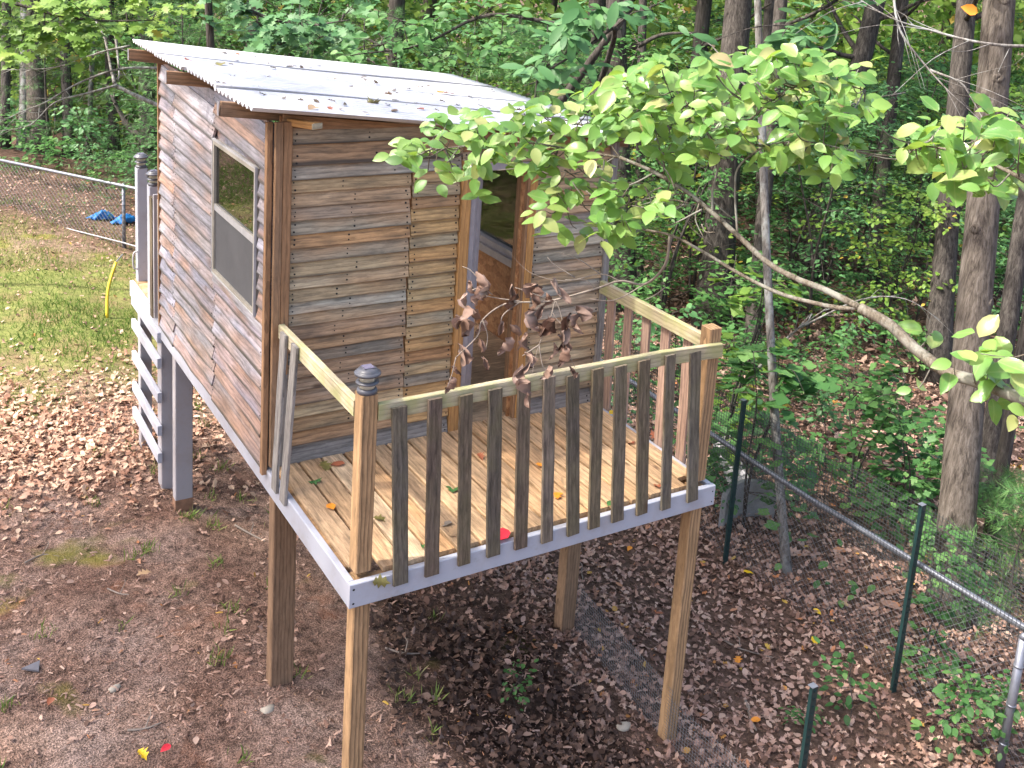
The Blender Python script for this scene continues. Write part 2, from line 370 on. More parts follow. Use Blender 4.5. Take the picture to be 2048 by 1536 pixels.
# ------------------------------------------------------------------ ground
def axis(lo, hi, flo, fhi, fine, grow=1.16):
    a = list(np.arange(flo, fhi + 1e-6, fine)); s = fine
    while a[-1] < hi: s *= grow; a.append(a[-1] + s)
    s = fine
    while a[0] > lo: s *= grow; a.insert(0, a[0] - s)
    return np.array(a)
ax_ = axis(-160, 200, -3.5, 7.5, .055); ay_ = axis(-60, 260, -2.6, 8.0, .055)
GX, GY = np.meshgrid(ax_, ay_, indexing='ij'); GZ = gz(GX, GY)
def vnoise(x, y, s, seed=0):
    """cheap value noise"""
    r = np.random.default_rng(seed).random((64, 64)); x = x * s; y = y * s
    xi = np.floor(x).astype(int); yi = np.floor(y).astype(int); fx = x - xi; fy = y - yi
    fx = fx*fx*(3-2*fx); fy = fy*fy*(3-2*fy); A = lambda i, j: r[i % 64, j % 64]
    return (A(xi,yi)*(1-fx)+A(xi+1,yi)*fx)*(1-fy) + (A(xi,yi+1)*(1-fx)+A(xi+1,yi+1)*fx)*fy
near = (1 - smooth01(9, 16, np.hypot(GX - 2, GY - 2)))
GZ = GZ + near * (.022 * (vnoise(GX, GY, 3.1, 1) - .5) + .016 * (vnoise(GX, GY, 8.3, 2) - .5) + .012 * (vnoise(GX, GY, 17., 3) - .5))
def zone_lawn(x, y):
    n = vnoise(x, y, .8, 5) - .5
    l = smooth01(5.1, 7.2, y + 1.8 * n + .25 * x) * (1 - smooth01(1.9, 3.3, x + 1.2 * n))
    l = l * (1 - .85 * smooth01(10.2, 11.4, y + 1.2 * n) * smooth01(-1.6, .6, x))
    return l * (1 - smooth01(16.5, 18.5, y))
def zone_wood(x, y):
    n = vnoise(x, y, 1.3, 6) - .5
    a = smooth01(1.3, 2.5, x + .5 * n + .12 * np.clip(y, -3, 3)); return np.maximum(a, smooth01(11.5, 13.5, y + n))
def zone_deck_shade(x, y):  # patch where the deck's shade is painted into ground and leaf colour
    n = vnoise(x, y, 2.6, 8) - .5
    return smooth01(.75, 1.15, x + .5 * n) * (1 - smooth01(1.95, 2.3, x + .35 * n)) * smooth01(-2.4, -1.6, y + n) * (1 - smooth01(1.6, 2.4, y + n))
n1, n2 = GX.shape; idx = np.arange(n1 * n2).reshape(n1, n2)
Fq = np.stack([idx[:-1, :-1].ravel(), idx[1:, :-1].ravel(), idx[1:, 1:].ravel(), idx[:-1, 1:].ravel()], 1)
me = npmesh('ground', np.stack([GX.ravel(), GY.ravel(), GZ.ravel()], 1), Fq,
            dict(deck_shade=zone_deck_shade(GX, GY).ravel(), lawn=zone_lawn(GX, GY).ravel(), wood=zone_wood(GX, GY).ravel()), smooth=True)
b = NB('ground'); geo = b.node('ShaderNodeNewGeometry'); pos = geo.outputs['Position']
la = b.node('ShaderNodeAttribute', attribute_name='lawn').outputs['Fac']; wa = b.node('ShaderNodeAttribute', attribute_name='wood').outputs['Fac']
na = b.noise(pos, 1.6, 3, .6); nb_ = b.noise(pos, 14, 4, .7); nc = b.noise(pos, 90, 2, .7)
dirt = b.ramp(na, [(.3, (.155, .088, .064)), (.5, (.22, .14, .107)), (.68, (.27, .19, .155))])
dirt = b.mix(.9, dirt, b.ramp(nb_, [(.34, g3(.4)), (.52, g3(1)), (.68, g3(1.4))]), 'MULTIPLY')
dirt = b.mix(.9, dirt, b.ramp(nc, [(.36, g3(.35)), (.5, g3(.95)), (.62, g3(1.7))]), 'MULTIPLY')
dirt = b.mix(b.ramp(b.noise(pos, 2.3, 4, .6), [(.60, g3(0)), (.72, g3(.5))]), dirt, (.30, .12, .06))
lit = b.ramp(nb_, [(.3, (.05, .03, .022)), (.5, (.12, .075, .055)), (.7, (.22, .14, .11))]); lit = b.mix(.5, lit, b.ramp(nc, [(.3, g3(.4)), (.65, g3(1.2))]), 'MULTIPLY')
gr = b.ramp(nb_, [(.3, (.10, .115, .035)), (.5, (.18, .20, .06)), (.72, (.26, .24, .09))]); gr = b.mix(b.ramp(na, [(.48, g3(0)), (.64, g3(.6))]), gr, (.22, .135, .085))
moss = b.noise(pos, 1.15, 3, .5)
c = b.mix(la, dirt, gr); c = b.mix(wa, c, lit); mu = b.node('ShaderNodeAttribute', attribute_name='deck_shade').outputs['Fac']; c = b.mix(mu, c, b.mix(.85, (.05, .03, .022), b.ramp(nb_, [(.35, g3(.3)), (.65, g3(1.5))]), 'MULTIPLY'))  # soil colour darkened under the deck as painted shade
mm = b.ramp(moss, [(.62, g3(0)), (.70, g3(.6))]); c = b.mix(mm, c, b.mix(wa, (.19, .20, .03), c))
b.l(c, b.p.inputs['Base Color']); b.rough(.95, .12); b.bump(b.mix(.5, nb_, nc), 1.0, .045)
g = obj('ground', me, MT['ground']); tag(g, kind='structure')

# ------------------------------------------------------------------ playhouse
W, D, Lh, HS = 2.44, 1.31, 2.60, .137
YB = D + Lh; LT = 5.10
def roofz(x): return 2.262 - .108 * (x + .18)
UP = (0, 0, 1)
ph = empty('playhouse', (1.2, 2.2, -1.6), 'raised wooden playhouse of reclaimed boards on posts with white roof and railed front deck', 'playhouse')

# legs
def leg(x0, x1, y0, y1, ztop, mat, zb=None, foot=None):
    zb = float(gz((x0+x1)/2, (y0+y1)/2)) - .06 if zb is None else zb
    p = plank('leg', ((x0+x1)/2, (y0+y1)/2, ztop), ((x0+x1)/2, (y0+y1)/2, zb), (1, 0, 0), x1 - x0, y1 - y0, mat, ph, cham=.006, seg=4)
    if foot:
        tag(p, foot); gm = zb + .06; f_ = MB(); f_.box((x0 - .0015, y0 - .0015, gm - .05), (x1 + .0015, y1 + .0015, gm + .10)); f_.build('muddy_foot', MT['mud'], p, ((x0+x1)/2, (y0+y1)/2, gm))
    return p
leg(.045, .137, .045, .137, -.02, MT['wood_treated'])
leg(W-.137, W-.045, .045, .137, -.02, MT['wood_treated'])
leg(.03, .18, 1.25, 1.34, -.02, MT['wood_leg'])
leg(W-.16, W-.04, 1.27, 1.38, -.02, MT['wood_leg'])
leg(.03, .17, 3.62, 3.71, -.02, MT['paint_leg'], foot='grey painted leg with bare muddy foot')
leg(W-.16, W-.05, 3.62, 3.71, -.02, MT['wood_treated'])

# deck frame and boards
mb = MB(); 
for y in (.40, .82, 1.24, 1.9, 2.6, 3.3): mb.box((.05, y, -.125), (W-.05, y + .038, -.006))
mb.box((.0385, .17, -.125), (.07, 1.30, -.0065)); mb.box((W - .07, .17, -.125), (W - .0385, 1.30, -.0065)); mb.box((.071, .0395, -.125), (W - .071, .075, -.0065))
deck = mb.build('deck', MT['wood_treated'], ph, (1.2, .6, -.1))
nx = [(-1.1, .02), (-1.1, -.02)]
plank('skirt', (0, .0191, -HS/2), (W, .0191, -HS/2), UP, HS, .038, MT['paint_white'], deck, seg=6, wob=.0012, nails=[(-1.2, .04), (-1.2, -.04), (1.2, .03), (1.2, -.04)], cham=.004)
plank('skirt', (.0191, .0395, -HS/2), (.0191, LT, -HS/2), UP, HS, .038, MT['paint_white'], deck, seg=8, wob=.0012, cham=.004)
plank('skirt', (W-.0191, .0395, -HS/2), (W-.0191, YB, -HS/2), UP, HS, .038, MT['paint_white'], deck, seg=6, wob=.0012, cham=.004)
n = 16; x0 = .046; pw = (W - 2 * x0) / n
for i in range(n):
    xc = x0 + pw * (i + .5); ys = .047 + random.uniform(-.004, .004)
    if i in (0, n - 1): ys = .145
    plank('deck_board', (xc, ys, .008), (xc, D + .03, .008), (1, 0, 0), pw - .016, .028, MT['wood_deck'], deck, seg=5, wob=.001, cham=.004,
          nails=[(-(D-ys)/2 + .05 + random.uniform(-.01,.01), s*.04) for s in (-1, 1)] + [(-.2, .042), (-.2, -.04)] , nail_y=1 if False else -1)
# floor of the house
mb = MB(); mb.box((.05, D + .032, -.004), (W - .05, YB - .02, .016)); fl = mb.build('floor', MT['wood_deck'], ph, (1.2, 2.6, 0))

# left wall ------------------------------------------------
mb = MB(); xs, xe = .012, .03
WY1, WY2, WZ1, WZ2, WZ3 = 1.515, 2.395, .93, 1.385, 1.83
mb.box((xs, D + .03, -.002), (xe, YB - .03, WZ1)); mb.box((xs, D + .03, WZ3), (xe, YB - .03, 2.13))
mb.box((xs, D + .03, WZ1), (xe, WY1, WZ3)); mb.box((xs, WY2, WZ1), (xe, YB - .03, WZ3))
lw = mb.build('left_wall', MT['wood_left'], ph, (0, 2.6, 1))
rows = []; z = .004
while z < 2.34:
    h = random.uniform(.088, .112); rows.append((z, h)); z += h
def tilt(zv): return max(0, (zv - 1.25)) * .20           # the upper courses dip towards the front
def lap(wall, y0, y1, zb0, h, top_clip, mat, wob, nails=True):
    """board of the left wall from y0 (front) to y1 (back)"""
    f = lambda y: zb0 - tilt(zb0) * (YB - y) / Lh
    pa = Vector((-.006, y0 + random.uniform(.001, .004), f(y0) + h/2)); pb = Vector((-.006, y1 - random.uniform(.001, .004), f(y1) + h/2))
    if min(pa.z, pb.z) > top_clip: return
    zd = Vector((.25, 0, 1)); hh = h * 1.12
    zm = (pa.z + pb.z) / 2
    if max(pa.z, pb.z) + h/2 > 2.16:
        hh = max(.045, (2.15 - zm) + h / 2); 
        sh = (h * 1.12 - hh) / 2; pa.z -= sh; pb.z -= sh
    L = (pb - pa).length
    nl = [(sx * (L/2 - .03), -hh/2 + .025 + k * .04) for sx in (-1, 1) for k in (0, 1)] if nails and L > .1 else None
    plank('board', pb, pa, zd, hh, .015, mat, wall, seg=max(3, min(6, int(L / .25))), wob=wob, nails=nl, bow=random.uniform(-.003, .003), cham=.002)
ML = MT['wood_left']
for zb, h in rows:
    wob = .009 if zb < .75 else .0035
    zm = zb + h / 2; zf = zm - tilt(zb) * .75
    jo = random.uniform(-.012, .012)
    j1, j2 = 3.455 + jo, 2.39
    if zb < WZ1 - .075:
        lap(lw, j1, YB, zb, h, 2.1, ML, wob); lap(lw, j2, j1, zb, h, 2.1, ML, wob); lap(lw, D + .045, j2, zb, h, 2.1, ML, wob)
    else:
        zw = zb - tilt(zb) * (YB - 1.95) / Lh
        if zw < WZ3 - .01:
            if zb < 1.98: lap(lw, j1, YB, zb, h, 2.1, ML, wob); lap(lw, WY2 + .035, j1, zb, h, 2.1, ML, wob)
            else: lap(lw, WY2 + .035, YB, zb, h, 2.12, ML, wob)
            lap(lw, D + .045, WY1 - .03, zb, h, 2.1, ML, wob, nails=False)
        else:
            zq = zb - tilt(zb) * (YB - 1.9) / Lh
            y1 = YB if zb < 2.06 else (2.9 if zb < 2.2 else 2.2)
            lap(lw, D + .045, 2.42, zb, h, 2.13, ML, .002)
            if zb < 2.06: lap(lw, 2.42, YB, zb, h, 2.12, ML, .002)
# boards just under and over the window
plank('board', (-.012, WY2 + .02, .90), (-.012, D + .05, .895), (.09, 0, 1), .085, .014, ML, lw, seg=5, wob=.003)
# back edge trim
plank('corner_trim', (-.004, YB - .006, 0), (-.004, YB - .006, 2.13), (1, 0, 0), .05, .016, MT['wood_trim'], lw, seg=5)
# window in the left wall
wn = MB()
fx0, fx1 = -.030, .030; t = .026
wn.box((fx0, WY1, WZ1), (fx1, WY1 + t, WZ3)); wn.box((fx0, WY2 - t, WZ1), (fx1, WY2, WZ3))
wn.box((fx0, WY1 + t, WZ3 - t), (fx1, WY2 - t, WZ3)); wn.box((fx0, WY1 + t, WZ1), (fx1, WY2 - t, WZ1 + t)); wn.box((fx0 + .006, WY1 + t, WZ2 - .022), (fx1, WY2 - t, WZ2 + .022))
win = wn.build('window', MT['vinyl_tan'], ph, (0, 1.95, 1.38))
mb = MB(); mb.box((fx0 - .004, WY1 - .008, WZ1 - .012), (fx0 + .012, WY1 - .0002, WZ3 + .01)); mb.box((fx0 - .004, WY2 + .0002, WZ1 - .012), (fx0 + .012, WY2 + .012, WZ3 + .01))
mb.box((fx0 - .004, WY1, WZ1 - .012), (fx0 + .012, WY2, WZ1 - .0002)); mb.box((fx0 - .004, WY1, WZ3 + .0002), (fx0 + .012, WY2, WZ3 + .012)); mb.build('window_frame', MT['vinyl_frame'], win, (0, 1.95, 1.38))
mb = MB(); mb.box((-.012, WY1 + t + .0005, WZ2 + .0225), (-.008, WY2 - t - .0005, WZ3 - t - .0005)); mb.build('pane', MT['glass'], win, (0, 1.95, 1.6))
mb = MB(); mb.box((-.017, WY1 + t + .0005, WZ1 + t + .0005), (-.014, WY2 - t - .0005, WZ2 - .0225)); mb.build('insect_screen', MT['screen'], win, (0, 1.95, 1.1))
mb = MB(); mb.box((-.026, WY1 + t, WZ2 - .021), (-.0245, WY2 - t, WZ2 + .021)); mb.build('meeting_rail', MT['vinyl_frame'], win, (0, 1.95, 1.38))

# front wall -----------------------------------------------
DX1, DX2, DZ = 1.31, 1.70, 1.80
mb = MB(); ya, yb = D + .014, D + .032
for (xa, xb) in ((.05, DX1), (DX2, W - .02)):
    mb.add([(xa, ya, 0), (xb, ya, 0), (xb, ya, roofz(xb) - .06), (xa, ya, roofz(xa) - .06), (xa, yb, 0), (xb, yb, 0), (xb, yb, roofz(xb) - .06), (xa, yb, roofz(xa) - .06)],
           [(0,1,2,3), (7,6,5,4), (0,4,5,1), (1,5,6,2), (2,6,7,3), (3,7,4,0)])
xa, xb = DX1 + .001, DX2 - .001
mb.add([(xa, ya, DZ), (xb, ya, DZ), (xb, ya, roofz(xb) - .06), (xa, ya, roofz(xa) - .06), (xa, yb, DZ), (xb, yb, DZ), (xb, yb, roofz(xb) - .06), (xa, yb, roofz(xa) - .06)],
       [(0,1,2,3), (7,6,5,4), (0,4,5,1), (1,5,6,2), (2,6,7,3), (3,7,4,0)])
fw = mb.build('front_wall', MT['osb'], ph, (1.2, D, 1))
def frow(xa, xb, zb, h, mat, wob=.0015):
    L = xb - xa; hh = h * 1.13
    nl = [(sx * (L/2 - random.uniform(.018, .035)), -hh/2 + .022 + k * .035 + random.uniform(-.006, .006)) for sx in (-1, 1) for k in (0, 1)]
    if L > .6: q = random.uniform(-.1, .1); nl += [(q, -hh/2 + .025), (q + .004, -hh/2 + .055)]
    plank('board', (xa + random.uniform(.001, .004), D + .0005, zb + h/2), (xb - random.uniform(.001, .005), D + .0005, zb + h/2 + random.uniform(-.003, .003)), (0, .25, 1), hh, .016, mat, fw,
          seg=4, wob=wob, nails=nl, nail_y=-1, cham=.002)
MF = MT['wood_front']
z = .02; first = True
while z < 2.05:
    h = .115 if first else random.uniform(.072, .094)
    if z > 1.88: h = .125
    top = roofz(.5) - .07
    if z + h > top: h = max(.03, top - z)
    if first: frow(.112, 1.225, z, h, MT['wood_grey'])
    elif z < 1.80: frow(.112, .885 + random.uniform(-.008, .006), z, h, MF)
    else: frow(.112, 1.225, z, h, MF)
    z += h; first = False
z = .135 
while z < 1.80:
    h = random.uniform(.074, .094); frow(.888, 1.225, z, h, MT['wood_front_warm']); z += h
z = .02; first = True
while z < 1.86:
    h = .12 if first else random.uniform(.072, .095); top = roofz(W) - .07
    if z + h > top: h = max(.03, top - z)
    frow(1.795, W - .055, z, h, MT['wood_grey'] if first else MF); z += h; first = False
frow(1.23, 1.79, 1.835, .07, MF); 
# trims at the corner
plank('corner_trim', (-.012, D + .022, -.03), (-.012, D + .022, 2.14), (0, 1, 0), .042, .034, MT['wood_trim'], fw, seg=5, wob=.0015)
plank('corner_trim', (.03, D - .022, .03), (.03, D - .022, 2.15), (1, 0, 0), .044, .034, MT['wood_trim'], fw, seg=5, wob=.001)
plank('corner_trim', (.080, D - .0205, .03), (.080, D - .0205, .62), (1, 0, 0), .052, .038, MT['wood_grey'], fw, seg=3, wob=.001)
plank('corner_trim', (.080, D - .0205, .622), (.080, D - .0205, 2.15), (1, 0, 0), .052, .038, MT['wood_trim'], fw, seg=4, wob=.001)
plank('corner_trim', (W - .03, D - .012, .03), (W - .03, D - .012, 1.93), (1, 0, 0), .05, .036, MT['wood_grey'], fw, seg=4, wob=.001)
# door frame
df = plank('door_frame', (1.262, D - .012, .022), (1.262, D - .012, 1.86), (1, 0, 0), .068, .04, MT['wood_jamb'], ph, seg=4, cham=.003)
plank('jamb', (1.765, D - .012, .022), (1.765, D - .012, 1.86), (1, 0, 0), .055, .04, MT['wood_jamb'], df, seg=4, cham=.003)
plank('jamb', (1.728, D + .045, .022), (1.728, D + .045, 1.82), (0, 1, 0), .145, .018, MT['wood_trim'], df, seg=4)
plank('jamb', (1.30, D + .07, .022), (1.30, D + .07, 1.82), (0, 1, 0), .12, .014, MT['wood_trim'], df, seg=4)
plank('lintel', (1.30, D - .004, 1.815), (1.735, D - .004, 1.80), UP, .05, .03, MT['vinyl_grey'], df, seg=3)
# folding door pushed to the left jamb
fd = plank('folding_door', (1.333, D + .02, .03), (1.333, D + .02, 1.79), (1, 0, 0), .036, .03, MT['vinyl_grey'], ph, seg=2)
for k, (x, y, ww) in enumerate(((1.372, D + .05, .036), (1.408, D + .075, .034), (1.438, D + .10, .02))):
    plank('door_panel', (x, y, .03), (x, y, 1.79), (1, .55, 0), ww, .012, MT['vinyl_grey'], fd, seg=2)
# right wall with window opening, back wall, ceiling
RY1, RY2, RZ1, RZ2 = 1.70, 3.72, .76, 1.76
mb = MB(); xa, xb = W - .05, W - .03; y0, y1 = D + .035, YB - .03; rt = roofz(W) - .06
mb.box((xa, y0, .017), (xb, y1, RZ1)); mb.box((xa, y0, RZ2), (xb, y1, rt)); mb.box((xa, y0, RZ1), (xb, RY1, RZ2)); mb.box((xa, RY2, RZ1), (xb, y1, RZ2))
rw = mb.build('right_wall', MT['osb'], ph, (W, 2.6, 1))
z = .004
while z < rt - .05:
    h = random.uniform(.085, .105)
    spans = ((D + .05, YB),) if z + h < RZ1 or z > RZ2 else ((D + .05, RY1), (RY2, YB))
    for (a, c_) in spans: plank('board', (W - .018, a, z + h/2), (W - .018, c_, z + h/2), (-.105, 0, 1), h * 1.12, .015, ML, rw, seg=3, wob=.002)
    z += h
mb = MB(); f0, f1 = W - .075, W - .012; t = .05
mb.box((f0, RY1, RZ1), (f1, RY1 + t, RZ2)); mb.box((f0, RY2 - t, RZ1), (f1, RY2, RZ2)); mb.box((f0, RY1 + t, RZ2 - t), (f1, RY2 - t, RZ2)); mb.box((f0 - .02, RY1 + t, RZ1), (f1, RY2 - t, RZ1 + t)); mb.box((f0 - .05, RY1 - .03, RZ1 - .06), (f0 - .001, RY2 + .03, RZ1 - .001))
w2 = mb.build('window', MT['vinyl_grey'], ph, (W, 2.5, 1.2)); tag(w2, 'grey framed window in the far side wall seen through the doorway')
mb = MB(); mb.box((W - .045, RY1 + t, RZ1 + t), (W - .041, RY2 - t, RZ2 - t)); mb.build('pane', MT['glass_clear'], w2, (W, 2.5, 1.2))
mb = MB(); mb.box((.035, YB - .028, .017), (.4, YB - .008, 2.05)); mb.box((2.0, YB - .028, .017), (W - .06, YB - .008, 1.9)); mb.box((.4, YB - .028, 1.85), (2.0, YB - .008, 1.95)); mb.build('back_wall', MT['osb'], ph, (1.2, YB, 1))

# roof -----------------------------------------------------
mb = MB()
for y in (1.40, 2.72, 3.86):
    pass
rz = lambda x: roofz(x) - .062
rf = plank('roof', (-.26, 1.44, rz(-.26)), (2.62, 1.44, rz(2.62)), UP, .085, .038, MT['wood_trim'], ph, seg=4, cham=.003)
tag(rf, 'white corrugated sheets on brown purlins')
for y in (2.62, 3.74): plank('purlin', (-.27, y, rz(-.27)), (2.62, y, rz(2.62)), UP, .085, .038, MT['wood_trim'], rf, seg=4, cham=.003)
for y in (1.44, 2.62, 3.74): plank('purlin_end', (-.2722, y, rz(-.27)), (-.2742, y, rz(-.27)), UP, .08, .034, MT['paint_leg'], rf, seg=1)
plank('brace', (.085, D + .06, 2.14), (.185, D - .20, 2.155), UP, .04, .05, MT['wood_jamb'], rf, seg=2)
plank('brace_end', (.1855, D - .2012, 2.155), (.187, D - .205, 2.155), UP, .032, .075, MT['wood_rail'], rf, seg=1)
for (xa, xb) in ((.06, W - .06),):
    plank('fascia', (xa, D + .008, roofz(xa) - .085), (xb, D + .008, roofz(xb) - .085), UP, .075, .02, MT['wood_trim'], rf, seg=5)
pitch = .0762; ys0 = 1.10; nsheet = 4; per = 10
ends = [2.66, 2.64, 2.60, 2.50, 2.32]
for s in range(nsheet):
    V = []; F = []; nc_ = per * 8; nxs = 12; ex = [2.68, 2.66, 2.63, 2.60][s]
    for i in range(nxs + 1):
        for j in range(nc_ + 1):
            y = ys0 + (s * (per - .5) + j / 8) * pitch
            xl = -.18 + .012 * math.sin(s * 2.1)
            x = xl + (ex - xl) * i / nxs
            sag = .006 * math.sin(y * 3.2 + x * 1.5) + .008 * math.sin(x * 2.2 + s)
            zz = roofz(x) + .0125 * math.cos(2 * math.pi * j / 8) + sag * .6 + s * .0028 + (.005 if s % 2 else 0)
            V.append((x, y, zz))
    for i in range(nxs):
        for j in range(nc_):
            a = i * (nc_ + 1) + j; F.append((a, a + nc_ + 1, a + nc_ + 2, a + 1))
    c0 = Vector((1.2, ys0 + s * .7, 2.1)); me = pymesh('roof_sheet', [Vector(v) - c0 for v in V], F, True)
    o = obj('roof_sheet', me, MT['roof_sheet'], rf, c0); sm = o.modifiers.new('t', 'SOLIDIFY'); sm.thickness = .002; sm.offset = -1
# railing ---------------------------------------------------
RT = .945
pl_ = plank('post', (.092, .092, .024), (.092, .092, 1.0), (1, 0, 0), .09, .09, MT['wood_treated'], ph, cham=.006, seg=4)
pr_ = plank('post', (W - .092, .092, .024), (W - .092, .092, 1.03), (1, 0, 0), .09, .09, MT['wood_treated'], ph, cham=.004, seg=4)
fr_ = plank('front_railing', (.139, .062, RT - .045), (1.93, .062, RT - .045), UP, .089, .038, MT['wood_rail'], ph, cham=.004, seg=5, wob=.001)
plank('rail', (1.932, .061, RT - .043), (W - .06, .025, RT - .045), UP, .089, .036, MT['wood_rail'], fr_, cham=.004, seg=2)
T = [.231,.431,.61,.788,.967,1.127,1.283,1.452,1.614,1.781,1.974,2.165]; B = [.286,.466,.658,.839,1.016,1.191,1.369,1.514,1.681,1.862,2.044,2.254]
for i, (a, c_) in enumerate(zip(T, B)):
    a = a + .012; c_ = c_ - .02 + .012; ww = random.uniform(.070, .086)
    plank('baluster', (a, -.012 + .036 + .004, RT - random.uniform(.012, .03)), (c_, -.0115, -.045 - random.uniform(.0, .02)), (1, 0, 0), ww, .019, MT['wood_baluster'], fr_, seg=6, wob=.0016,
          nails=[(-.44, .015), (-.43, -.02), (.44, .02), (.43, -.015)], nail_y=1)
lr_ = plank('left_railing', (.062, .139, RT - .045), (.062, D - .04, RT - .045), UP, .089, .038, MT['wood_rail'], ph, cham=.004, seg=4, wob=.001)
for y, dy in ((1.14, -.015), (.955, .02)):
    plank('baluster', (.032, y, RT - .01), (-.012, y + dy, -.04), (0, 1, 0), .085, .019, MT['wood_grey'], lr_, seg=6, wob=.002)
rr_ = plank('right_railing', (W - .062, .139, RT - .045), (W - .062, D - .04, RT - .045), UP, .089, .038, MT['wood_rail'], ph, cham=.004, seg=4, wob=.001)
for y in (1.19, .99, .79, .585, .36): plank('baluster', (W - .03, y, RT - .03), (W + .012, y, -.05), (0, 1, 0), .085, .019, MT['wood_baluster_pink'], rr_, seg=5, wob=.002)

# back platform and ladder ---------------------------------
bp = plank('back_platform', (.05, LT - .019, -HS/2), (1.1, LT - .019, -HS/2), UP, HS, .038, MT['paint_white'], ph, seg=3)
for i in range(8):
    y = YB + .07 + i * .147
    plank('platform_board', (.0385, y, .008), (1.15, y, .008), (0, 1, 0), .138, .028, MT['wood_deck'], bp, seg=3, wob=.001)
for (x, y) in ((.09, 5.02), (.045, 4.36)):
    plank('post', (x, y, .024), (x, y, 1.05), (1, 0, 0), .09, .09, MT['paint_white'], ph, seg=3, cham=.005)
mb = MB(); hp = curve_pts([(.045, 4.985, .30), (.015, 4.985, .29), (.005, 4.985, .22), (.015, 4.985, .15), (.045, 4.985, .14)], 4); mb.tube(hp, .008, 6); mb.build('grab_handle', MT['vinyl_frame'], ph, (.03, 4.985, .22), True)
plank('platform_panel', (-.012, 4.19, -.02), (-.012, 4.19, 1.0), (0, 1, 0), .08, .02, MT['wood_baluster'], bp, seg=4, wob=.002)
plank('platform_panel', (.0, 4.10, -.0), (.0, 4.10, 1.04), (1, 0, 0), .04, .03, MT['paint_leg'], bp, seg=4, wob=.001)
plank('platform_panel', (.0, 4.0, -.0), (.0, 4.0, 1.02), (0, 1, 0), .035, .02, MT['wood_grey'], bp, seg=4, wob=.001)
ld = plank('ladder', (.06, 4.06, -.14), (.06, 4.06, float(gz(.05, 4.06)) - .05), (1, 0, 0), .10, .13, MT['paint_leg'], ph, seg=4, cham=.005)
plank('stringer', (.06, 4.80, -.14), (.06, 4.80, float(gz(.05, 4.8)) - .05), (1, 0, 0), .10, .09, MT['paint_leg'], ld, seg=4, cham=.005)
for (va, vb) in ((655, 598), (705, 645), (770, 710), (835, 770), (890, 818)):
    a = onax(309, va, 0, -.012); c_ = onax(268, vb, 0, -.012); zz = (a.z + c_.z) / 2 - .02
    plank('rung', (-.0095, 3.96, zz - .01), (-.0095, 4.92, zz), UP, .088, .036, MT['paint_white'], ld, seg=3, cham=.004)

# solar lamps standing on the posts
def solar(loc, label, s=1.0):
    e = empty('solar_post_light', loc, label, 'post light', 'solar lights on the white posts' if False else None)
    x, y, z = loc
    def part(nm, prof, mat, p=e): 
        m = MB(); m.lathe([(r * s, h * s) for r, h in prof], 28); me = pymesh(nm, m.V, m.F, True); return obj(nm, me, MT[mat], p, loc)
    part('base', [(.048, 0), (.052, .006), (.052, .018), (.046, .026), (.040, .028)], 'lamp_plastic')
    part('lens', [(.040, .0282), (.041, .048), (.040, .0498)], 'lens')
    part('ring', [(.040, .050), (.058, .054), (.058, .060), (.042, .066)], 'lamp_plastic')
    part('lens', [(.040, .0662), (.041, .092), (.040, .0938)], 'lens')
    cap = part('cap', [(.046, .094), (.066, .098), (.068, .106), (.062, .113), (.056, .114), (.054, .119), (.046, .128), (.030, .134), (.012, .136)], 'lamp_plastic')
    m = MB(); m.box((-.026 * s, -.026 * s, .1345 * s), (.026 * s, .026 * s, .1385 * s)); me = pymesh('solar_cell', m.V, m.F); obj('solar_cell', me, MT['solar_cell'], cap, loc)
solar((.092, .092, 1.001), 'grey round solar cap light on the brown post at the deck corner')
solar((.09, 5.02, 1.051), 'grey solar cap light on the taller looking white post left of the playhouse', .93)
solar((.045, 4.36, 1.051), 'grey solar cap light on the white post right against the playhouse corner', .93)

# ------------------------------------------------------------------ leaf shapes (length on +Y from the stalk, lying in XY)
def tmpl(out, fold=.12, droop=.12, wave=0.0):
    """closed half outline [(x,y)...] from base to tip -> verts, tris with a midrib fold"""
    ys = [y for _, y in out]; V = []; F = []
    z = lambda x, y: fold * abs(x) - droop * y * y + wave * math.sin(7 * y + 3 * x) * abs(x)
    n = len(out)
    mid = [(0, y) for _, y in out]
    for x, y in mid: V.append((x, y, z(0, y)))
    for x, y in out: V.append((x, y, z(x, y)))
    for x, y in out: V.append((-x, y, z(x, y)))
    for i in range(n - 1):
        for o_, fl in ((n, 0), (2 * n, 1)):
            a, b_, c_, d_ = i, i + 1, o_ + i + 1, o_ + i
            tr = [(a, d_, c_), (a, c_, b_)]
            for t_ in tr:
                F.append(t_ if not fl else (t_[0], t_[2], t_[1]))
    V = np.array(V, float); F = np.array(F, int)
    # weld + drop degenerate
    key = {}; mp = []; NV = []
    for v in V:
        k = tuple(np.round(v, 5))
        if k not in key: key[k] = len(NV); NV.append(v)
        mp.append(key[k])
    F = np.array([[mp[i] for i in f] for f in F]); F = np.array([f for f in F if len(set(f)) == 3])
    return np.array(NV), F
T_SIMPLE = (np.array([(0, 0, 0), (.30, .42, .05), (0, 1, -.1), (-.30, .42, .05)], float), np.array([(0, 1, 2), (0, 2, 3)]))
T_OVAL = tmpl([(0, 0), (.22, .18), (.33, .45), (.22, .78), (0, 1)], .15, .18)
T_LONG = tmpl([(0, 0), (.12, .2), (.19, .5), (.15, .8), (0, 1)], .15, .25)
T_OAK = tmpl([(0, 0), (.10, .12), (.26, .26), (.13, .34), (.40, .52), (.16, .58), (.30, .78), (.10, .82), (0, 1)], .12, .15)
T_OAKCURL = tmpl([(0, 0), (.10, .12), (.26, .26), (.13, .34), (.40, .52), (.16, .58), (.30, .78), (.10, .82), (0, 1)], .75, .25, .5)
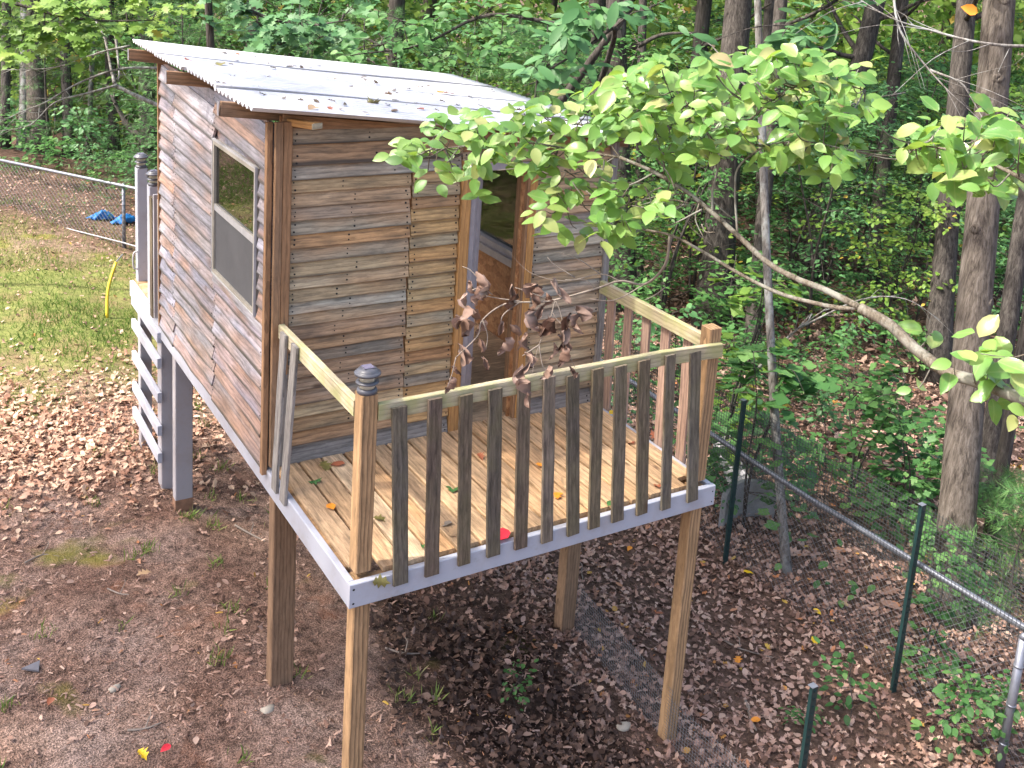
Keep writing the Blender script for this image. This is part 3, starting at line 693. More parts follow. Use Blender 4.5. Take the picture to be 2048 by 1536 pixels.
T_OAKCURL2 = tmpl([(0, 0), (.12, .12), (.24, .26), (.16, .36), (.34, .52), (.18, .60), (.24, .80), (0, 1)], -.55, -.45, .6)
T_TULIP = tmpl([(0, .12), (.30, .0), (.45, .28), (.34, .45), (.46, .75), (.22, .84), (0, .78)], .10, .12)
T_DOG = tmpl([(0, 0), (.12, .07), (.24, .20), (.31, .40), (.29, .60), (.19, .80), (.07, .93), (0, 1)], .20, .22)
T_BLADE = (np.array([(-.03, 0, 0), (.03, 0, 0), (.012, .6, .0), (0, 1, -.12)], float), np.array([(0, 1, 2), (0, 2, 3)]))
def pine_t():
    V = []; F = []
    for k in range(7):
        a = random.uniform(-1.1, 1.1); b_ = random.uniform(-.6, .6); d_ = np.array([math.sin(a), math.cos(a), b_]); s_ = np.cross(d_, [.3, .2, 1]); s_ /= np.linalg.norm(s_)
        i = len(V); L = random.uniform(.7, 1); V += [s_ * .013, -s_ * .013, d_ * L]; F.append((i, i + 1, i + 2))
    return np.array(V), np.array(F)
T_PINE = pine_t()

def frames(nrm, dirv):
    """arrays (n,3) -> rotation matrices (n,3,3) with columns x,y,z; z near nrm, y along dirv"""
    z = nrm / np.linalg.norm(nrm, axis=1, keepdims=True); y = dirv - z * (dirv * z).sum(1, keepdims=True); y /= np.linalg.norm(y, axis=1, keepdims=True) + 1e-9
    x = np.cross(y, z); return np.stack([x, y, z], 2)
def leaves_mesh(name, pos, nrm, dirv, size, T, rnd=None, smooth=False):
    TV, TF = T; n = len(pos); R = frames(nrm, dirv)
    V = np.einsum('nij,kj->nki', R, TV) * np.asarray(size).reshape(-1, 1, 1) + pos[:, None, :]
    F = TF[None] + (np.arange(n) * len(TV))[:, None, None]
    if rnd is None: rnd = rng.random(n)
    return V.reshape(-1, 3), F.reshape(-1, 3), np.repeat(rnd, len(TV))
def join(name, parts, smooth=False):
    Vs = []; Fs = []; Rs = []; o = 0
    for V, F, r in parts: Vs.append(V); Fs.append(F + o); Rs.append(r); o += len(V)
    return npmesh(name, np.concatenate(Vs), np.concatenate(Fs), dict(rnd=np.concatenate(Rs)), smooth)
def rdir(n, up=0.0, spread=1.0):
    v = rng.normal(size=(n, 3)) * spread; v[:, 2] += up; return v / np.linalg.norm(v, axis=1, keepdims=True)
TC = np.array([-.52, -.82, .25])                          # roughly back towards the open side

# ------------------------------------------------------------------ fences and things by the fence
def wire_grid(name, mat, parent, A, Bv, h, sp, r, diamond=True, z0=0.0, kind=None):
    """mesh of straight wires on the vertical plane from A to Bv (ground points), height h"""
    A = Vector(A); Bv = Vector(Bv); L = (Bv - A).length; d_ = (Bv - A) / L; nrm = d_.cross(Vector(UP)).normalized(); V = []; F = []
    def seg(p, q):
        t = (q - p).normalized(); s_ = t.cross(nrm).normalized() * r; b0 = len(V)
        for e in (p, q): V.extend([e + s_, e - s_ * .5 + nrm * r * .87, e - s_ * .5 - nrm * r * .87])
        for j in range(3): F.append((b0 + j, b0 + (j + 1) % 3, b0 + 3 + (j + 1) % 3, b0 + 3 + j))
    if diamond:
        k = -h
        while k < L:
            for sgn in (0, 1):
                a0 = k; a1 = k + h; zl, zh = 0, h
                if a0 < 0: zl = -a0; a0 = 0
                if a1 > L: zh -= a1 - L; a1 = L
                if a1 > a0:
                    xa, xb = (a0, a1) if not sgn else (L - a0, L - a1)
                    seg(A + d_ * xa + Vector((0, 0, z0 + zl)) + nrm * (.002 * sgn), A + d_ * xb + Vector((0, 0, z0 + zh)) + nrm * (.002 * sgn))
            k += sp
    else:
        x = 0
        while x <= L: seg(A + d_ * x + Vector((0, 0, z0)), A + d_ * x + Vector((0, 0, z0 + h))); x += sp
        z_ = 0
        while z_ <= h: seg(A + Vector((0, 0, z0 + z_)) + nrm * .002, Bv + Vector((0, 0, z0 + z_)) + nrm * .002); z_ += sp
    c0 = (A + Bv) / 2; me = pymesh(name, [v - c0 for v in V], F); return obj(name, me, mat, parent, c0)

# left chain-link fence
fp = Vector((1.24, 11.41)); fA = Vector((-3.2, 18.15)); fz = -.715
fe = empty('chain_link_fence', (1.24, 11.41, -1.7), 'grey chain-link fence with pipe top rail crossing the lawn at left', 'fence')
fB = Vector((4.6, 6.3)) 
mb = MB(); mb.tube([(fA.x, fA.y, fz), (fp.x, fp.y, fz), (2.6, 9.35, fz - .02)], .024, 8); mb.build('top_rail', MT['galvanised'], fe, (1, 11, fz), True)
for t_ in (0., -.72, -1.0):
    q = fp.lerp(fA, -t_); mb = MB(); zb = float(gz(q.x, q.y)) - .05
    mb.tube([(q.x, q.y + .05, zb), (q.x, q.y + .05, fz + .0)], .026, 8); mb.tube([(q.x, q.y + .05, fz), (q.x, q.y + .05, fz + .03)], [.03, .012], 8); mb.build('post', MT['galvanised'], fe, (q.x, q.y, zb), True)
gA = (fA.x, fA.y, float(gz(fA.x, fA.y))); gB = (2.6, 9.35, float(gz(2.6, 9.35)))
wire_grid('wire_mesh', MT['wire'], fe, (fA.x, fA.y, -1.55), (fp.x, fp.y, -1.66), .93, .085, .0022)
mb = MB(); mb.tube([(fA.x, fA.y, -1.48), (fp.x, fp.y, -1.58), (2.6, 9.35, -1.7)], .012, 6); mb.build('bottom_rail', MT['wire'], fe, (1, 11, -1.6))

# right chain-link fence
xf = 4.47; rzv = -1.05
fe = empty('chain_link_fence', (xf, 1.5, -2.1), 'grey pipe-railed chain-link fence along the edge of the woods at right', 'fence')
mb = MB(); mb.tube([(xf, 6.4, rzv + .06), (xf, 3.3, rzv), (xf, 1.0, rzv - .035), (xf, -1.0, rzv + .02), (xf - .05, -3, rzv + .05)], .024, 8); mb.build('top_rail', MT['galvanised'], fe, (xf, 1, rzv), True)
for y in (-1.0, 4.9): 
    mb = MB(); zb = float(gz(xf, y)) - .05; mb.tube([(xf - .06, y, zb), (xf - .06, y, rzv - .015)], .030, 10); mb.tube([(xf - .06, y, rzv - .015), (xf - .06, y, rzv + .02)], [.034, .014], 10)
    for zz in (.25, .55, .85): mb.tube([(xf - .06, y, zb + zz), (xf - .06, y, zb + zz + .012)], .034, 10)
    mb.build('post', MT['galvanised'], fe, (xf, y, zb), True)
wire_grid('wire_mesh', MT['wire'], fe, (xf, -2.6, -2.08), (xf, 6.4, -2.12), 1.03, .062, .0012)
# black plastic netting tied along the same line and standing above the rail
nf = empty('netting', (xf - .05, 1.5, -1.05), 'fine black plastic netting rising above the grey pipe rail', 'netting')
wire_grid('net', MT['wire_black'], nf, (xf - .06, -2.4, -1.18), (xf - .06, 4.4, -1.16), .62, .03, .0022, diamond=False)
# steel T-posts
def tpost(x, y, ztop, label, lean=(0, 0)):
    zb = float(gz(x, y)) - .05; mb = MB(); H = ztop - zb
    def pr(poly):
        V = []; 
        for zz in (0, H):
            for (a, c_) in poly: V.append((x + a + lean[0] * zz / H, y + c_ + lean[1] * zz / H, zb + zz))
        n_ = len(poly); mb.add(V, [tuple(reversed(range(n_))), tuple(range(n_, 2 * n_))] + [(i, (i + 1) % n_, n_ + (i + 1) % n_, n_ + i) for i in range(n_)])
    pr([(-.024, -.004), (.024, -.004), (.024, .002), (.004, .004), (.004, .036), (-.004, .036), (-.004, .004), (-.024, .002)])
    e = empty('fence_post', (x, y, zb), label, 'fence post', 'dark green steel posts')
    mb.build('shaft', MT['post_green'], e, (x, y, zb))
    st = MB(); k = .12
    while k < H - .03:
        cx_, cy_ = x + lean[0] * k / H, y + lean[1] * k / H
        st.box((cx_ - .006, cy_ - .010, zb + k), (cx_ + .006, cy_ - .0042, zb + k + .012)); k += .054
    tag(st.build('studs', MT['post_green'], e, (x, y, zb)), kind='stuff')
    cp = MB(); cp.box((x + lean[0] - .0245, y + lean[1] - .0045, ztop + .0005), (x + lean[0] + .0245, y + lean[1] + .0365, ztop + .004)); cp.build('top_end', MT['galvanised'], e, (x, y, ztop))
tpost(4.38, 1.75, -.53, 'dark green steel post just right of the deck, behind its corner')
tpost(4.36, -.14, -.55, 'dark green steel post with netting, in front of the big trunk', (.03, .02))
p3 = P(1630, 1375, 6.55); tpost(p3.x, p3.y, p3.z, 'short dark green steel post at the bottom of the picture')
# low strip of hardware cloth beside the legs
hc = empty('hardware_cloth', (2.3, 0, -1.85), 'low strip of grey hardware cloth along the foot of the right-hand legs', 'wire mesh')
q1, q2, q3 = Vector((2.42, 1.42, -1.87)), Vector((2.30, .02, -1.86)), Vector((2.42, -1.7, -1.87))
wire_grid('mesh_panel', MT['wire'], hc, q1, q2, .42, .024, .0013, diamond=False); wire_grid('mesh_panel', MT['wire'], hc, q2, q3, .36, .024, .0013, diamond=False)

# grey curved slab and white board behind the fence
s0 = P(1492, 1010, 10.4); mb = MB(); V = []; F = []; n_ = 14
for i in range(n_ + 1):
    a = -.9 + 1.8 * i / n_; x = s0.x + math.sin(a) * .42; y = s0.y + .30 * math.cos(a) - .25
    zt = float(gz(x, y)) + .30 + .07 * math.cos(a * 1.3)
    for (o_, zz) in ((0, zt), (.05, zt), (.05, -2.2), (0, -2.2)): V.append((x + o_ * math.sin(a), y + o_ * math.cos(a), zz))
for i in range(n_):
    for j in range(4): F.append((i*4+j, i*4+(j+1) % 4, i*4+4+(j+1) % 4, i*4+4+j))
F += [(0, 1, 2, 3), tuple(reversed(range(n_*4, n_*4+4)))]; mb.add(V, F)
tag(mb.build('concrete_slab', MT['concrete'], None, (s0.x, s0.y, -2.1)), 'grey curved concrete slab half buried behind the right fence', 'slab')
a = ground(1440, 900); c_ = ground(1475, 985)
tag(plank('loose_board', a + Vector((0, .0, .14)), c_ + Vector((0, 0, .12)), (1, .5, .25), .22, .02, MT['paint_leg'], None, seg=3), 'white loose board lying behind the deck corner', 'board')

# yellow cable guard with its guy wire
gb = ground(214, 636); gt = P(232, 524, (gb - CC).dot(CF) + .15); e = empty('guy_wire', gb, 'yellow plastic guard sleeve around a slanting guy cable on the lawn', 'guy wire')
tpn = P(246, 508, (gb - CC).dot(CF) + .18)
mb = MB(); mb.tube(curve_pts([gb - Vector((0, 0, .03)), gb.lerp(gt, .5) + Vector((-.04, 0, .0)), gt], 4), .019, 8); mb.build('guard_sleeve', MT['guard_yellow'], e, gb, True)
mb = MB(); mb.tube([gt, tpn], .008, 6); mb.build('cable', MT['wire'], e, gb)
# blue tarpaulins
def tarp(u, v, du, dv, label, sd):
    r_ = random.Random(sd); c_ = ground(u, v); dep = (c_ - CC).dot(CF); sx = du / FPX * dep; sy = dv / FPX * dep * 3.6
    n_ = 12; V = []; F = []
    for i in range(n_ + 1):
        for j in range(n_ + 1):
            a = i / n_ * 2 - 1; b_ = j / n_ * 2 - 1; k = 1 - .3 * abs(math.sin(a * 3 + sd)) * abs(b_)
            x = c_.x + a * sx * k + .15 * b_; y = c_.y + b_ * sy * k * (1 - .35 * a * a)
            V.append((x, y, float(gz(x, y)) + .02 + .14 * (1 - a * a) * (1 - b_ * b_) * (.6 + .5 * r_.random()) + r_.uniform(0, .025)))
    for i in range(n_):
        for j in range(n_): k = i * (n_ + 1) + j; F.append((k, k + n_ + 1, k + n_ + 2, k + 1))
    m = MB(); m.add(V, F); o = m.build('tarpaulin', MT['tarp_blue'], None, c_, True); md = o.modifiers.new('t', 'SOLIDIFY'); md.thickness = .004
    tag(o, label, 'tarpaulin', 'crumpled blue tarpaulins')
tarp(206, 440, 18, 5, 'small crumpled blue tarpaulin left of the fence post', 3)
tarp(252, 447, 20, 7, 'larger crumpled blue tarpaulin behind the fence post', 5)
tarp(322, 472, 14, 12, 'blue tarpaulin half hidden between the white posts and the wall', 8)
# stones, slate, sticks
def pebble(u, v, s, label, mat='stone', flat=.6, name='stone'):
    c_ = ground(u, v); bm = bmesh.new(); bmesh.ops.create_icosphere(bm, subdivisions=2, radius=s)
    for vv in bm.verts: vv.co.z *= flat; vv.co *= 1 + .22 * math.sin(vv.co.x / s * 3 + u) * math.cos(vv.co.y / s * 2.5 + v); vv.co.x *= 1.35
    me = bpy.data.meshes.new(name); bm.to_mesh(me); bm.free(); me.polygons.foreach_set('use_smooth', [True] * len(me.polygons))
    tag(obj(name, me, MT[mat], None, c_ + Vector((0, 0, s * flat * .3))), label, 'stone')
pebble(229, 1378, .028, 'small rounded tan stone on the bare dirt'); pebble(536, 1421, .036, 'pale stone near the foot of the wide brown leg')
pebble(1247, 1455, .04, 'round pale green stone under the deck')
c_ = ground(65, 1341); me = pymesh('slate', [(-.06,.02,0), (.05,.045,.004), (.03,-.05,0), (-.06,.02,.012), (.05,.045,.016), (.03,-.05,.012)], [(2,1,0), (3,4,5), (0,1,4,3), (1,2,5,4), (2,0,3,5)])
tag(obj('slate_piece', me, MT['slate'], None, c_ + Vector((0, 0, .012))), 'triangular piece of dark slate on the dirt at left', 'slate')
def stick(us, r, label):
    pts = [ground(u, v) + Vector((0, 0, r * 1.2 + random.uniform(0, .012))) for u, v in us]; mb = MB(); pp = curve_pts(pts, 4)
    mb.tube(pp, [r * (1 - .55 * i / len(pp)) for i in range(len(pp))], 6, .1)
    q = pp[len(pp) // 2]; mb.tube([q, q + Vector((.05, .07, .03)), q + Vector((.06, .13, .025))], [r * .6, r * .45, r * .2], 5)
    tag(mb.build('fallen_stick', MT['twig'], None, pts[0]), label, 'stick', 'fallen sticks on the ground')
stick([(470, 1055), (500, 1072), (530, 1085)], .009, 'bare stick on dirt left of the wide brown leg')
stick([(255, 1465), (290, 1460), (322, 1450)], .008, 'short bare stick on dirt near the bottom left')
stick([(215, 1180), (240, 1190), (258, 1193)], .006, 'thin short twig on the dirt in the left foreground')
stick([(770, 1300), (810, 1312), (860, 1308)], .008, 'long twig on the dirt under the deck behind the corner leg')
stick([(50, 1130), (85, 1112), (118, 1115)], .007, 'curved twig on the ground at the left edge')
stick([(1490, 1400), (1500, 1440), (1512, 1465)], .010, 'dark stick in the leaf litter left of the short post')
stick([(1440, 1278), (1480, 1300), (1545, 1318)], .008, 'long thin stick in the leaves right of the front right leg')
stick([(1150, 1115), (1163, 1150), (1166, 1165)], .008, 'pale stick in the leaves right of the rear right leg')

# ------------------------------------------------------------------ trees
def trunk_mesh(H, r0, r1, lean, sides=12, seg=14, limbs=6, flare=.5, crook=.06, knots=0, sd=0, limb_z=(.45, .95), limb_len=1.6):
    r_ = random.Random(sd); mb = MB(); pts = []; rad = []
    ph1, ph2 = r_.uniform(0, 6), r_.uniform(0, 6)
    for i in range(seg + 1):
        t = i / seg; z = H * t ** 1.15
        pts.append(Vector((lean[0] * t + crook * math.sin(3 * t + ph1) * t, lean[1] * t + crook * math.sin(2.5 * t + ph2) * t, z - (.08 if i == 0 else 0))))
        rad.append((r0 + (r1 - r0) * t) * (1 + flare * math.exp(-z / (r0 * 2.2))))
    mb.tube(pts, rad, sides, .05)
    at = lambda t: pts[min(seg, int(t * seg))]
    for k in range(limbs):
        t = r_.uniform(*limb_z); a = r_.uniform(0, 6.28); p = at(t); L = limb_len * r_.uniform(.6, 1.2); rr = (r0 + (r1 - r0) * t) * .33
        d_ = Vector((math.cos(a), math.sin(a), r_.uniform(.0, .7)))
        q = [p, p + d_ * L * .35, p + d_ * L * .7 + Vector((0, 0, .08 * L)), p + d_ * L + Vector((r_.uniform(-.2, .2), r_.uniform(-.2, .2), .05))]
        pp = curve_pts(q, 3); mb.tube(pp, [rr * (1 - .8 * i / len(pp)) for i in range(len(pp))], 6)
    for k in range(knots):
        t = .1 + .75 * (k + .5) / knots; p = at(t); a = r_.choice([-2.2, -1.2, -2.9, -.4]); rr = (r0 + (r1 - r0) * t)
        d_ = Vector((math.cos(a), math.sin(a), .25)); mb.tube([p + d_ * rr * .74, p + d_ * rr * .97, p + d_ * rr * 1.06, p + d_ * rr * .98], [rr * .44, rr * .36, rr * .22, rr * .1], 10, .15)
    return pymesh('trunk', mb.V, mb.F, True)
def crown_mesh(sd, n, R_, Hc, size, T=T_SIMPLE, gaps=26):
    r_ = np.random.default_rng(sd); c = r_.normal(size=(gaps, 3)); c /= np.linalg.norm(c, axis=1, keepdims=True); c *= r_.uniform(.35, 1, (gaps, 1)); c *= np.array([R_, R_, Hc])
    k = r_.integers(0, gaps, n); pos = c[k] + r_.normal(size=(n, 3)) * np.array([.32, .32, .16]) * R_ * .55
    nrm = r_.normal(size=(n, 3)) * .6 + [0, 0, 1]; dv = r_.normal(size=(n, 3)); dv[:, 2] -= .3
    return join('crown', [leaves_mesh('c', pos, nrm, dv, r_.uniform(.7, 1.2, n) * size, T, np.clip(r_.random(n) * .6 + .4 * r_.random(gaps)[k], 0, 1))])
crowns = [crown_mesh(i, 520, 2.3, 1.7, .25) for i in range(3)]
for m in crowns: m.materials.append(MT['leaf_green'])
def tree(base, top, r0, r1, name, label, mat, H=8.5, group=None, crown=True, knots=0, limbs=6, sd=0, sides=12, flare=.5, limb_z=(.5, .95), trunk=None, crook=.06, low=None):
    base = Vector(base); zb = float(gz(base.x, base.y)); base.z = zb
    d_ = (Vector(top) - base); d_ /= max(.5, d_.z); lean = (d_.x * H * .9, d_.y * H * .9)
    e = empty(name, base, label, 'tree', group)
    me = trunk if trunk else trunk_mesh(H, r0, r1, lean, sides, 14, limbs, flare, crook, knots, sd, limb_z)
    obj('trunk', me, MT[mat], e, base)
    if crown:
        o = obj('crown', crowns[sd % 3], None, e, base + Vector((lean[0], lean[1], H - .2)), Quaternion((0, 0, 1), sd * 1.7))
    return e
def from_px(ub, vb, ut, vt, diam, name, label, mat, dep=None, **k):
    bse = ground(ub, vb) if dep is None else P(ub, vb, dep); dd = (bse - CC).dot(CF)
    tp = P(ut, vt, dd + .1); return tree(bse, tp, diam / 2 * 1.08, diam / 2 * .8, name, label, mat, **k)
from_px(1902, 1235, 1988, 0, .285, 'oak_tree', 'large grey-brown trunk with knots standing behind the right fence', 'bark_oak', knots=7, limbs=5, sd=3, sides=20, H=8.5, limb_z=(.6, .95))
from_px(1872, 760, 1936, 0, .30, 'oak_tree', 'dark trunk close behind the large knotted trunk at right', 'bark_dark', sd=4, H=9)
from_px(1425, 655, 1478, 0, .44, 'oak_tree', 'broad straight trunk with furrowed dark bark rising behind the deck corner', 'bark_dark', sd=5, sides=16, H=9.5, limb_z=(.7, .95))
from_px(1577, 1145, 1497, 0, .078, 'maple_tree', 'slender pale grey trunk between the fence and the broad furrowed trunk', 'bark_pale', sd=6, H=6, limbs=4, flare=.25, crook=.1)
from_px(1605, 560, 1690, 250, .36, 'oak_tree', 'slanting brown trunk in the middle of the woods at right', 'bark_dark', sd=7)
from_px(1962, 1015, 2045, 450, .19, 'oak_tree', 'grey leaning trunk at the right edge of the picture', 'bark_dark', sd=8)
from_px(1252, 620, 1240, 250, .34, 'oak_tree', 'dark trunk standing right behind the playhouse corner', 'bark_dark', sd=9)
from_px(1520, 560, 1532, 200, .20, 'maple_tree', 'thin dark trunk right of the broad furrowed trunk', 'bark_dark', sd=10)
from_px(1278, 590, 1282, 300, .15, 'maple_tree', 'thin dark trunk just right of the playhouse roof end', 'bark_dark', sd=12)
from_px(1500, 720, 1510, 600, .20, 'maple_tree', 'short looking dark trunk seen right of the deck post', 'bark_dark', sd=13)
from_px(1740, 560, 1790, 100, .24, 'oak_tree', 'mid brown trunk behind the dogwood leaves at right', 'bark_dark', sd=14)
# left wood
from_px(80, 305, 62, 60, .36, 'oak_tree', 'stout grey trunk beyond the left fence', 'bark_oak', sd=15)
from_px(45, 300, 48, 100, .17, 'pine_tree', 'pale trunk left of the stout grey trunk', 'bark_pale', sd=16)
from_px(8, 295, 12, 100, .17, 'pine_tree', 'dark trunk at the far left edge', 'bark_dark', sd=17)
from_px(140, 315, 128, 100, .20, 'pine_tree', 'dark narrow trunk right of the stout grey trunk', 'bark_dark', sd=18)
from_px(228, 318, 222, 100, .22, 'pine_tree', 'brown trunk in the wood behind the first white post', 'bark_dark', sd=19)
from_px(298, 340, 290, 60, .30, 'oak_tree', 'dark trunk in the wood against the playhouse wall', 'bark_dark', sd=20)
from_px(176, 305, 182, 100, .10, 'maple_tree', 'thin sapling trunk in the left wood', 'bark_pale', sd=21)
# more trunks deeper in the woods
tk = [trunk_mesh(9.5, .16, .11, (.2, .1), 9, 9, 6, .4, .12, 0, 40 + i, (.3, .95), 1.9) for i in range(4)]
spots = []; tries = 0
while len(spots) < 34 and tries < 4000:
    tries += 1; u = random.uniform(-60, 2110); dep = random.uniform(19, 44); p = P(u, 200, dep)
    if u < 380 and dep < 22: continue
    if any((p.x - a)**2 + (p.y - b_)**2 < 1.9 for a, b_ in spots): continue
    spots.append((p.x, p.y))
for i, (x, y) in enumerate(spots):
    base = Vector((x, y, float(gz(x, y)) - .1)); e = empty('woodland_tree', base, 'tall slim dark trunk standing deep in the woods behind the playhouse', 'tree', 'trunks deep in the woods')
    s_ = random.uniform(.6, 1.35); q = Quaternion((0, 0, 1), random.uniform(0, 6.28))
    o = obj('trunk', tk[i % 4], MT['bark_dark'] if i % 3 else MT['bark_oak'], e, base, q); o.scale = (s_, s_, 1)
    o = obj('crown', crowns[i % 3], None, e, base + Vector((0, 0, 9.2)), q)

# ------------------------------------------------------------------ understory
def shrub_parts(sd, H, R_, nspray, nleaf, size, T, mats, droop=.15, name='foliage'):
    """layered sprays along several stems -> (stem mesh, foliage mesh)"""
    r_ = random.Random(sd); g_ = np.random.default_rng(sd); mb = MB(); P_, N_, D_, S_, K_ = [], [], [], [], []
    stems = r_.randint(2, 3) if H > 1 else 1
    st = []
    for s in range(stems):
        a = r_.uniform(0, 6.28); l = R_ * .45
        pts = curve_pts([(0, 0, -.05), (l*.2*math.cos(a), l*.2*math.sin(a), H*.35), (l*.7*math.cos(a+.4), l*.7*math.sin(a+.4), H*.7), (l*math.cos(a+.2), l*math.sin(a+.2), H)], 5)
        mb.tube(pts, [max(.004, .0075*H*(1-.8*i/len(pts))) for i in range(len(pts))], 6); st.append(pts)
    for k in range(nspray):
        p0 = r_.choice(st); t = r_.uniform(.12, 1) if H > 1 else r_.uniform(.3, 1); p = p0[min(len(p0)-1, int(t*len(p0)))]
        a = r_.uniform(0, 6.28); L = R_ * r_.uniform(.45, 1.05) * (1.15 - .5*t); d_ = Vector((math.cos(a), math.sin(a), r_.uniform(-.1, .3)))
        e = p + d_ * L; m_ = p + d_ * L * .5 + Vector((0, 0, .06*L))
        pts = curve_pts([p, m_, e - Vector((0, 0, droop*L))], 4)
        mb.tube(pts, [max(.002, .004*H**.5*(1-.8*i/len(pts))) for i in range(len(pts))], 4, cap=False)
        n_ = nleaf; tt = g_.uniform(.25, 1.02, n_); base = np.array([list(pts[min(len(pts)-1, int(x*(len(pts)-1)))]) for x in tt])
        side = np.array([-d_.y, d_.x, 0]); sg = g_.choice([-1, 1], n_)[:, None]
        P_.append(base + side*sg*g_.uniform(0, .16*L+.04, (n_, 1)) + g_.normal(size=(n_, 3))*[.03, .03, .035])
        D_.append(side*sg*.8 + np.array(list(d_))*.7 + g_.normal(size=(n_, 3))*.25 - [0, 0, .25])
        N_.append(g_.normal(size=(n_, 3))*.32 + [0, 0, 1] + TC*.25); S_.append(size*g_.uniform(.65, 1.2, n_)); K_.append(np.clip(g_.normal(r_.uniform(.25, .75), .18, n_), 0, 1))
    pos = np.concatenate(P_); part = leaves_mesh('f', pos, np.concatenate(N_), np.concatenate(D_), np.concatenate(S_), T, np.concatenate(K_))
    ms = pymesh('stem', mb.V, mb.F, True); ms.materials.append(MT['bark_dark']); mf = join(name, [part]); mf.materials.append(MT[mats]); return ms, mf
def pine_parts(sd, H, R_, nb, nt_, size):
    r_ = random.Random(sd); g_ = np.random.default_rng(sd); mb = MB(); mb.tube(curve_pts([(0, 0, -.05), (.04, .02, H*.5), (0, .05, H)], 5), [.012*H*(1-.085*i) for i in range(11)], 6); P_, N_, D_ = [], [], []
    for k in range(nb):
        t = r_.uniform(.15, 1); a = r_.uniform(0, 6.28); L = R_*(1.15-.7*t)*r_.uniform(.7, 1.1); d_ = Vector((math.cos(a), math.sin(a), .12)); p = Vector((0, 0, H*t)); e = p + d_*L
        mb.tube([p, p + d_*L*.5 + Vector((0, 0, .03)), e], [.006, .004, .002], 4, cap=False)
        x = g_.uniform(.3, 1.02, nt_)[:, None]; sp = np.array([-d_.y, d_.x, 0])*g_.normal(size=(nt_, 1))*.16*L*x
        P_.append(np.array(list(p)) + np.array(list(d_))*L*x + sp + g_.normal(size=(nt_, 3))*.02); D_.append(np.array(list(d_)) + g_.normal(size=(nt_, 3))*.5); N_.append(g_.normal(size=(nt_, 3)))
    pos = np.concatenate(P_); n_ = len(pos); mf = join('foliage', [leaves_mesh('f', pos, np.concatenate(N_), np.concatenate(D_), size*g_.uniform(.7, 1.2, n_), T_PINE)])
    ms = pymesh('stem', mb.V, mb.F, True); ms.materials.append(MT['bark_dark']); mf.materials.append(MT['leaf_pine']); return ms, mf
SAP = [shrub_parts(100, 3.8, 1.9, 46, 34, .115, T_OVAL, 'leaf_green'), shrub_parts(101, 4.6, 2.1, 54, 34, .12, T_SIMPLE, 'leaf_blue'),
       shrub_parts(102, 3.2, 1.7, 44, 30, .105, T_OVAL, 'leaf_yellowgreen'), shrub_parts(103, 4.2, 2.0, 50, 34, .11, T_SIMPLE, 'leaf_green')]
PIN = [pine_parts(110, 4.4, 2.2, 70, 26, .17), pine_parts(111, 3.4, 1.8, 56, 26, .16)]
SHR = [shrub_parts(120, .95, .55, 16, 12, .085, T_OVAL, 'leaf_blue'), shrub_parts(121, .7, .5, 13, 10, .09, T_OVAL, 'leaf_green'), shrub_parts(122, 1.3, .7, 20, 12, .095, T_TULIP, 'leaf_green'), shrub_parts(123, .4, .38, 8, 7, .075, T_OVAL, 'leaf_green')]
def plant(x, y, parts, name, label, cat, group=None, s=1.0, rot=None, dz=0):
    base = Vector((x, y, float(gz(x, y)) + dz)); e = empty(name, base, label, cat, group); q = Quaternion((0, 0, 1), random.uniform(0, 6.28) if rot is None else rot)
    for nm, me in zip(('stem', 'foliage'), parts):
        o = obj(nm, me, None, e, base, q); o.scale = (s, s, s)
        if nm == 'foliage': o['kind'] = 'stuff'
    return e
def in_view(x, y): 
    d_ = Vector((x, y, 0)) - CC; dep = d_.dot(CF); return dep
used = []
def scatter(n, ulo, uhi, dlo, dhi, mind, ok=lambda u, d_, p: True):
    out = []; t = 0
    while len(out) < n and t < 6000:
        t += 1; u = random.uniform(ulo, uhi); d_ = dlo + (dhi - dlo) * random.random() ** 1.2; p = P(u, 250, d_)
        if not ok(u, d_, p): continue
        if any((p.x - a)**2 + (p.y - b_)**2 < mind**2 for a, b_ in used): continue
        used.append((p.x, p.y)); out.append((u, d_, p.x, p.y))
    return out
far_label = 'leafy understory sapling among the trunks behind the playhouse'
for i, (u, d_, x, y) in enumerate(scatter(46, -80, 2130, 15, 30, 1.25, lambda u, d_, p: not (u < 330 and d_ < 21.5) and not (p.x < 6.3 and p.y < 12))):
    plant(x, y, SAP[i % 4], 'understory_sapling', ['oval-leaved green', 'tall blue-green', 'light yellow-green', 'fine-leaved green'][i % 4] + ' sapling among the trunks ' + ('of the left wood' if u < 420 else 'behind the roof' if u < 1250 else 'deep in the wood at right'), 'sapling', 'understory saplings in the woods', random.uniform(.75, 1.15))
for i, (u, d_, x, y) in enumerate(scatter(34, 1230, 2130, 15, 27, 1.1, lambda u, d_, p: p.x > 6.0)):
    plant(x, y, SAP[(1, 0, 3, 2)[i % 4]], 'understory_sapling', ['tall blue-green sapling', 'mid green oval-leaved sapling', 'fine-leaved green sapling', 'light yellow-green sapling'][i % 4] + ' in the brush beyond the right fence', 'sapling', 'saplings beyond the right fence', random.uniform(.5, .95))
for i, (u, d_, x, y) in enumerate(scatter(15, -60, 1300, 14.5, 24, 1.3, lambda u, d_, p: not (u < 330 and d_ < 21) and not (p.x < 5.5 and p.y < 11))):
    plant(x, y, PIN[i % 2], 'young_pine', 'wispy young pine with soft needles in the woods behind the roof', 'pine', 'young pines in the woods', random.uniform(.8, 1.15))
for i, (u, d_, x, y) in enumerate(scatter(7, 1400, 2100, 15, 22, 1.2)):
    plant(x, y, PIN[i % 2], 'young_pine', 'wispy young pine with soft needles among the trunks at right', 'pine', 'young pines at right', random.uniform(.6, .9))
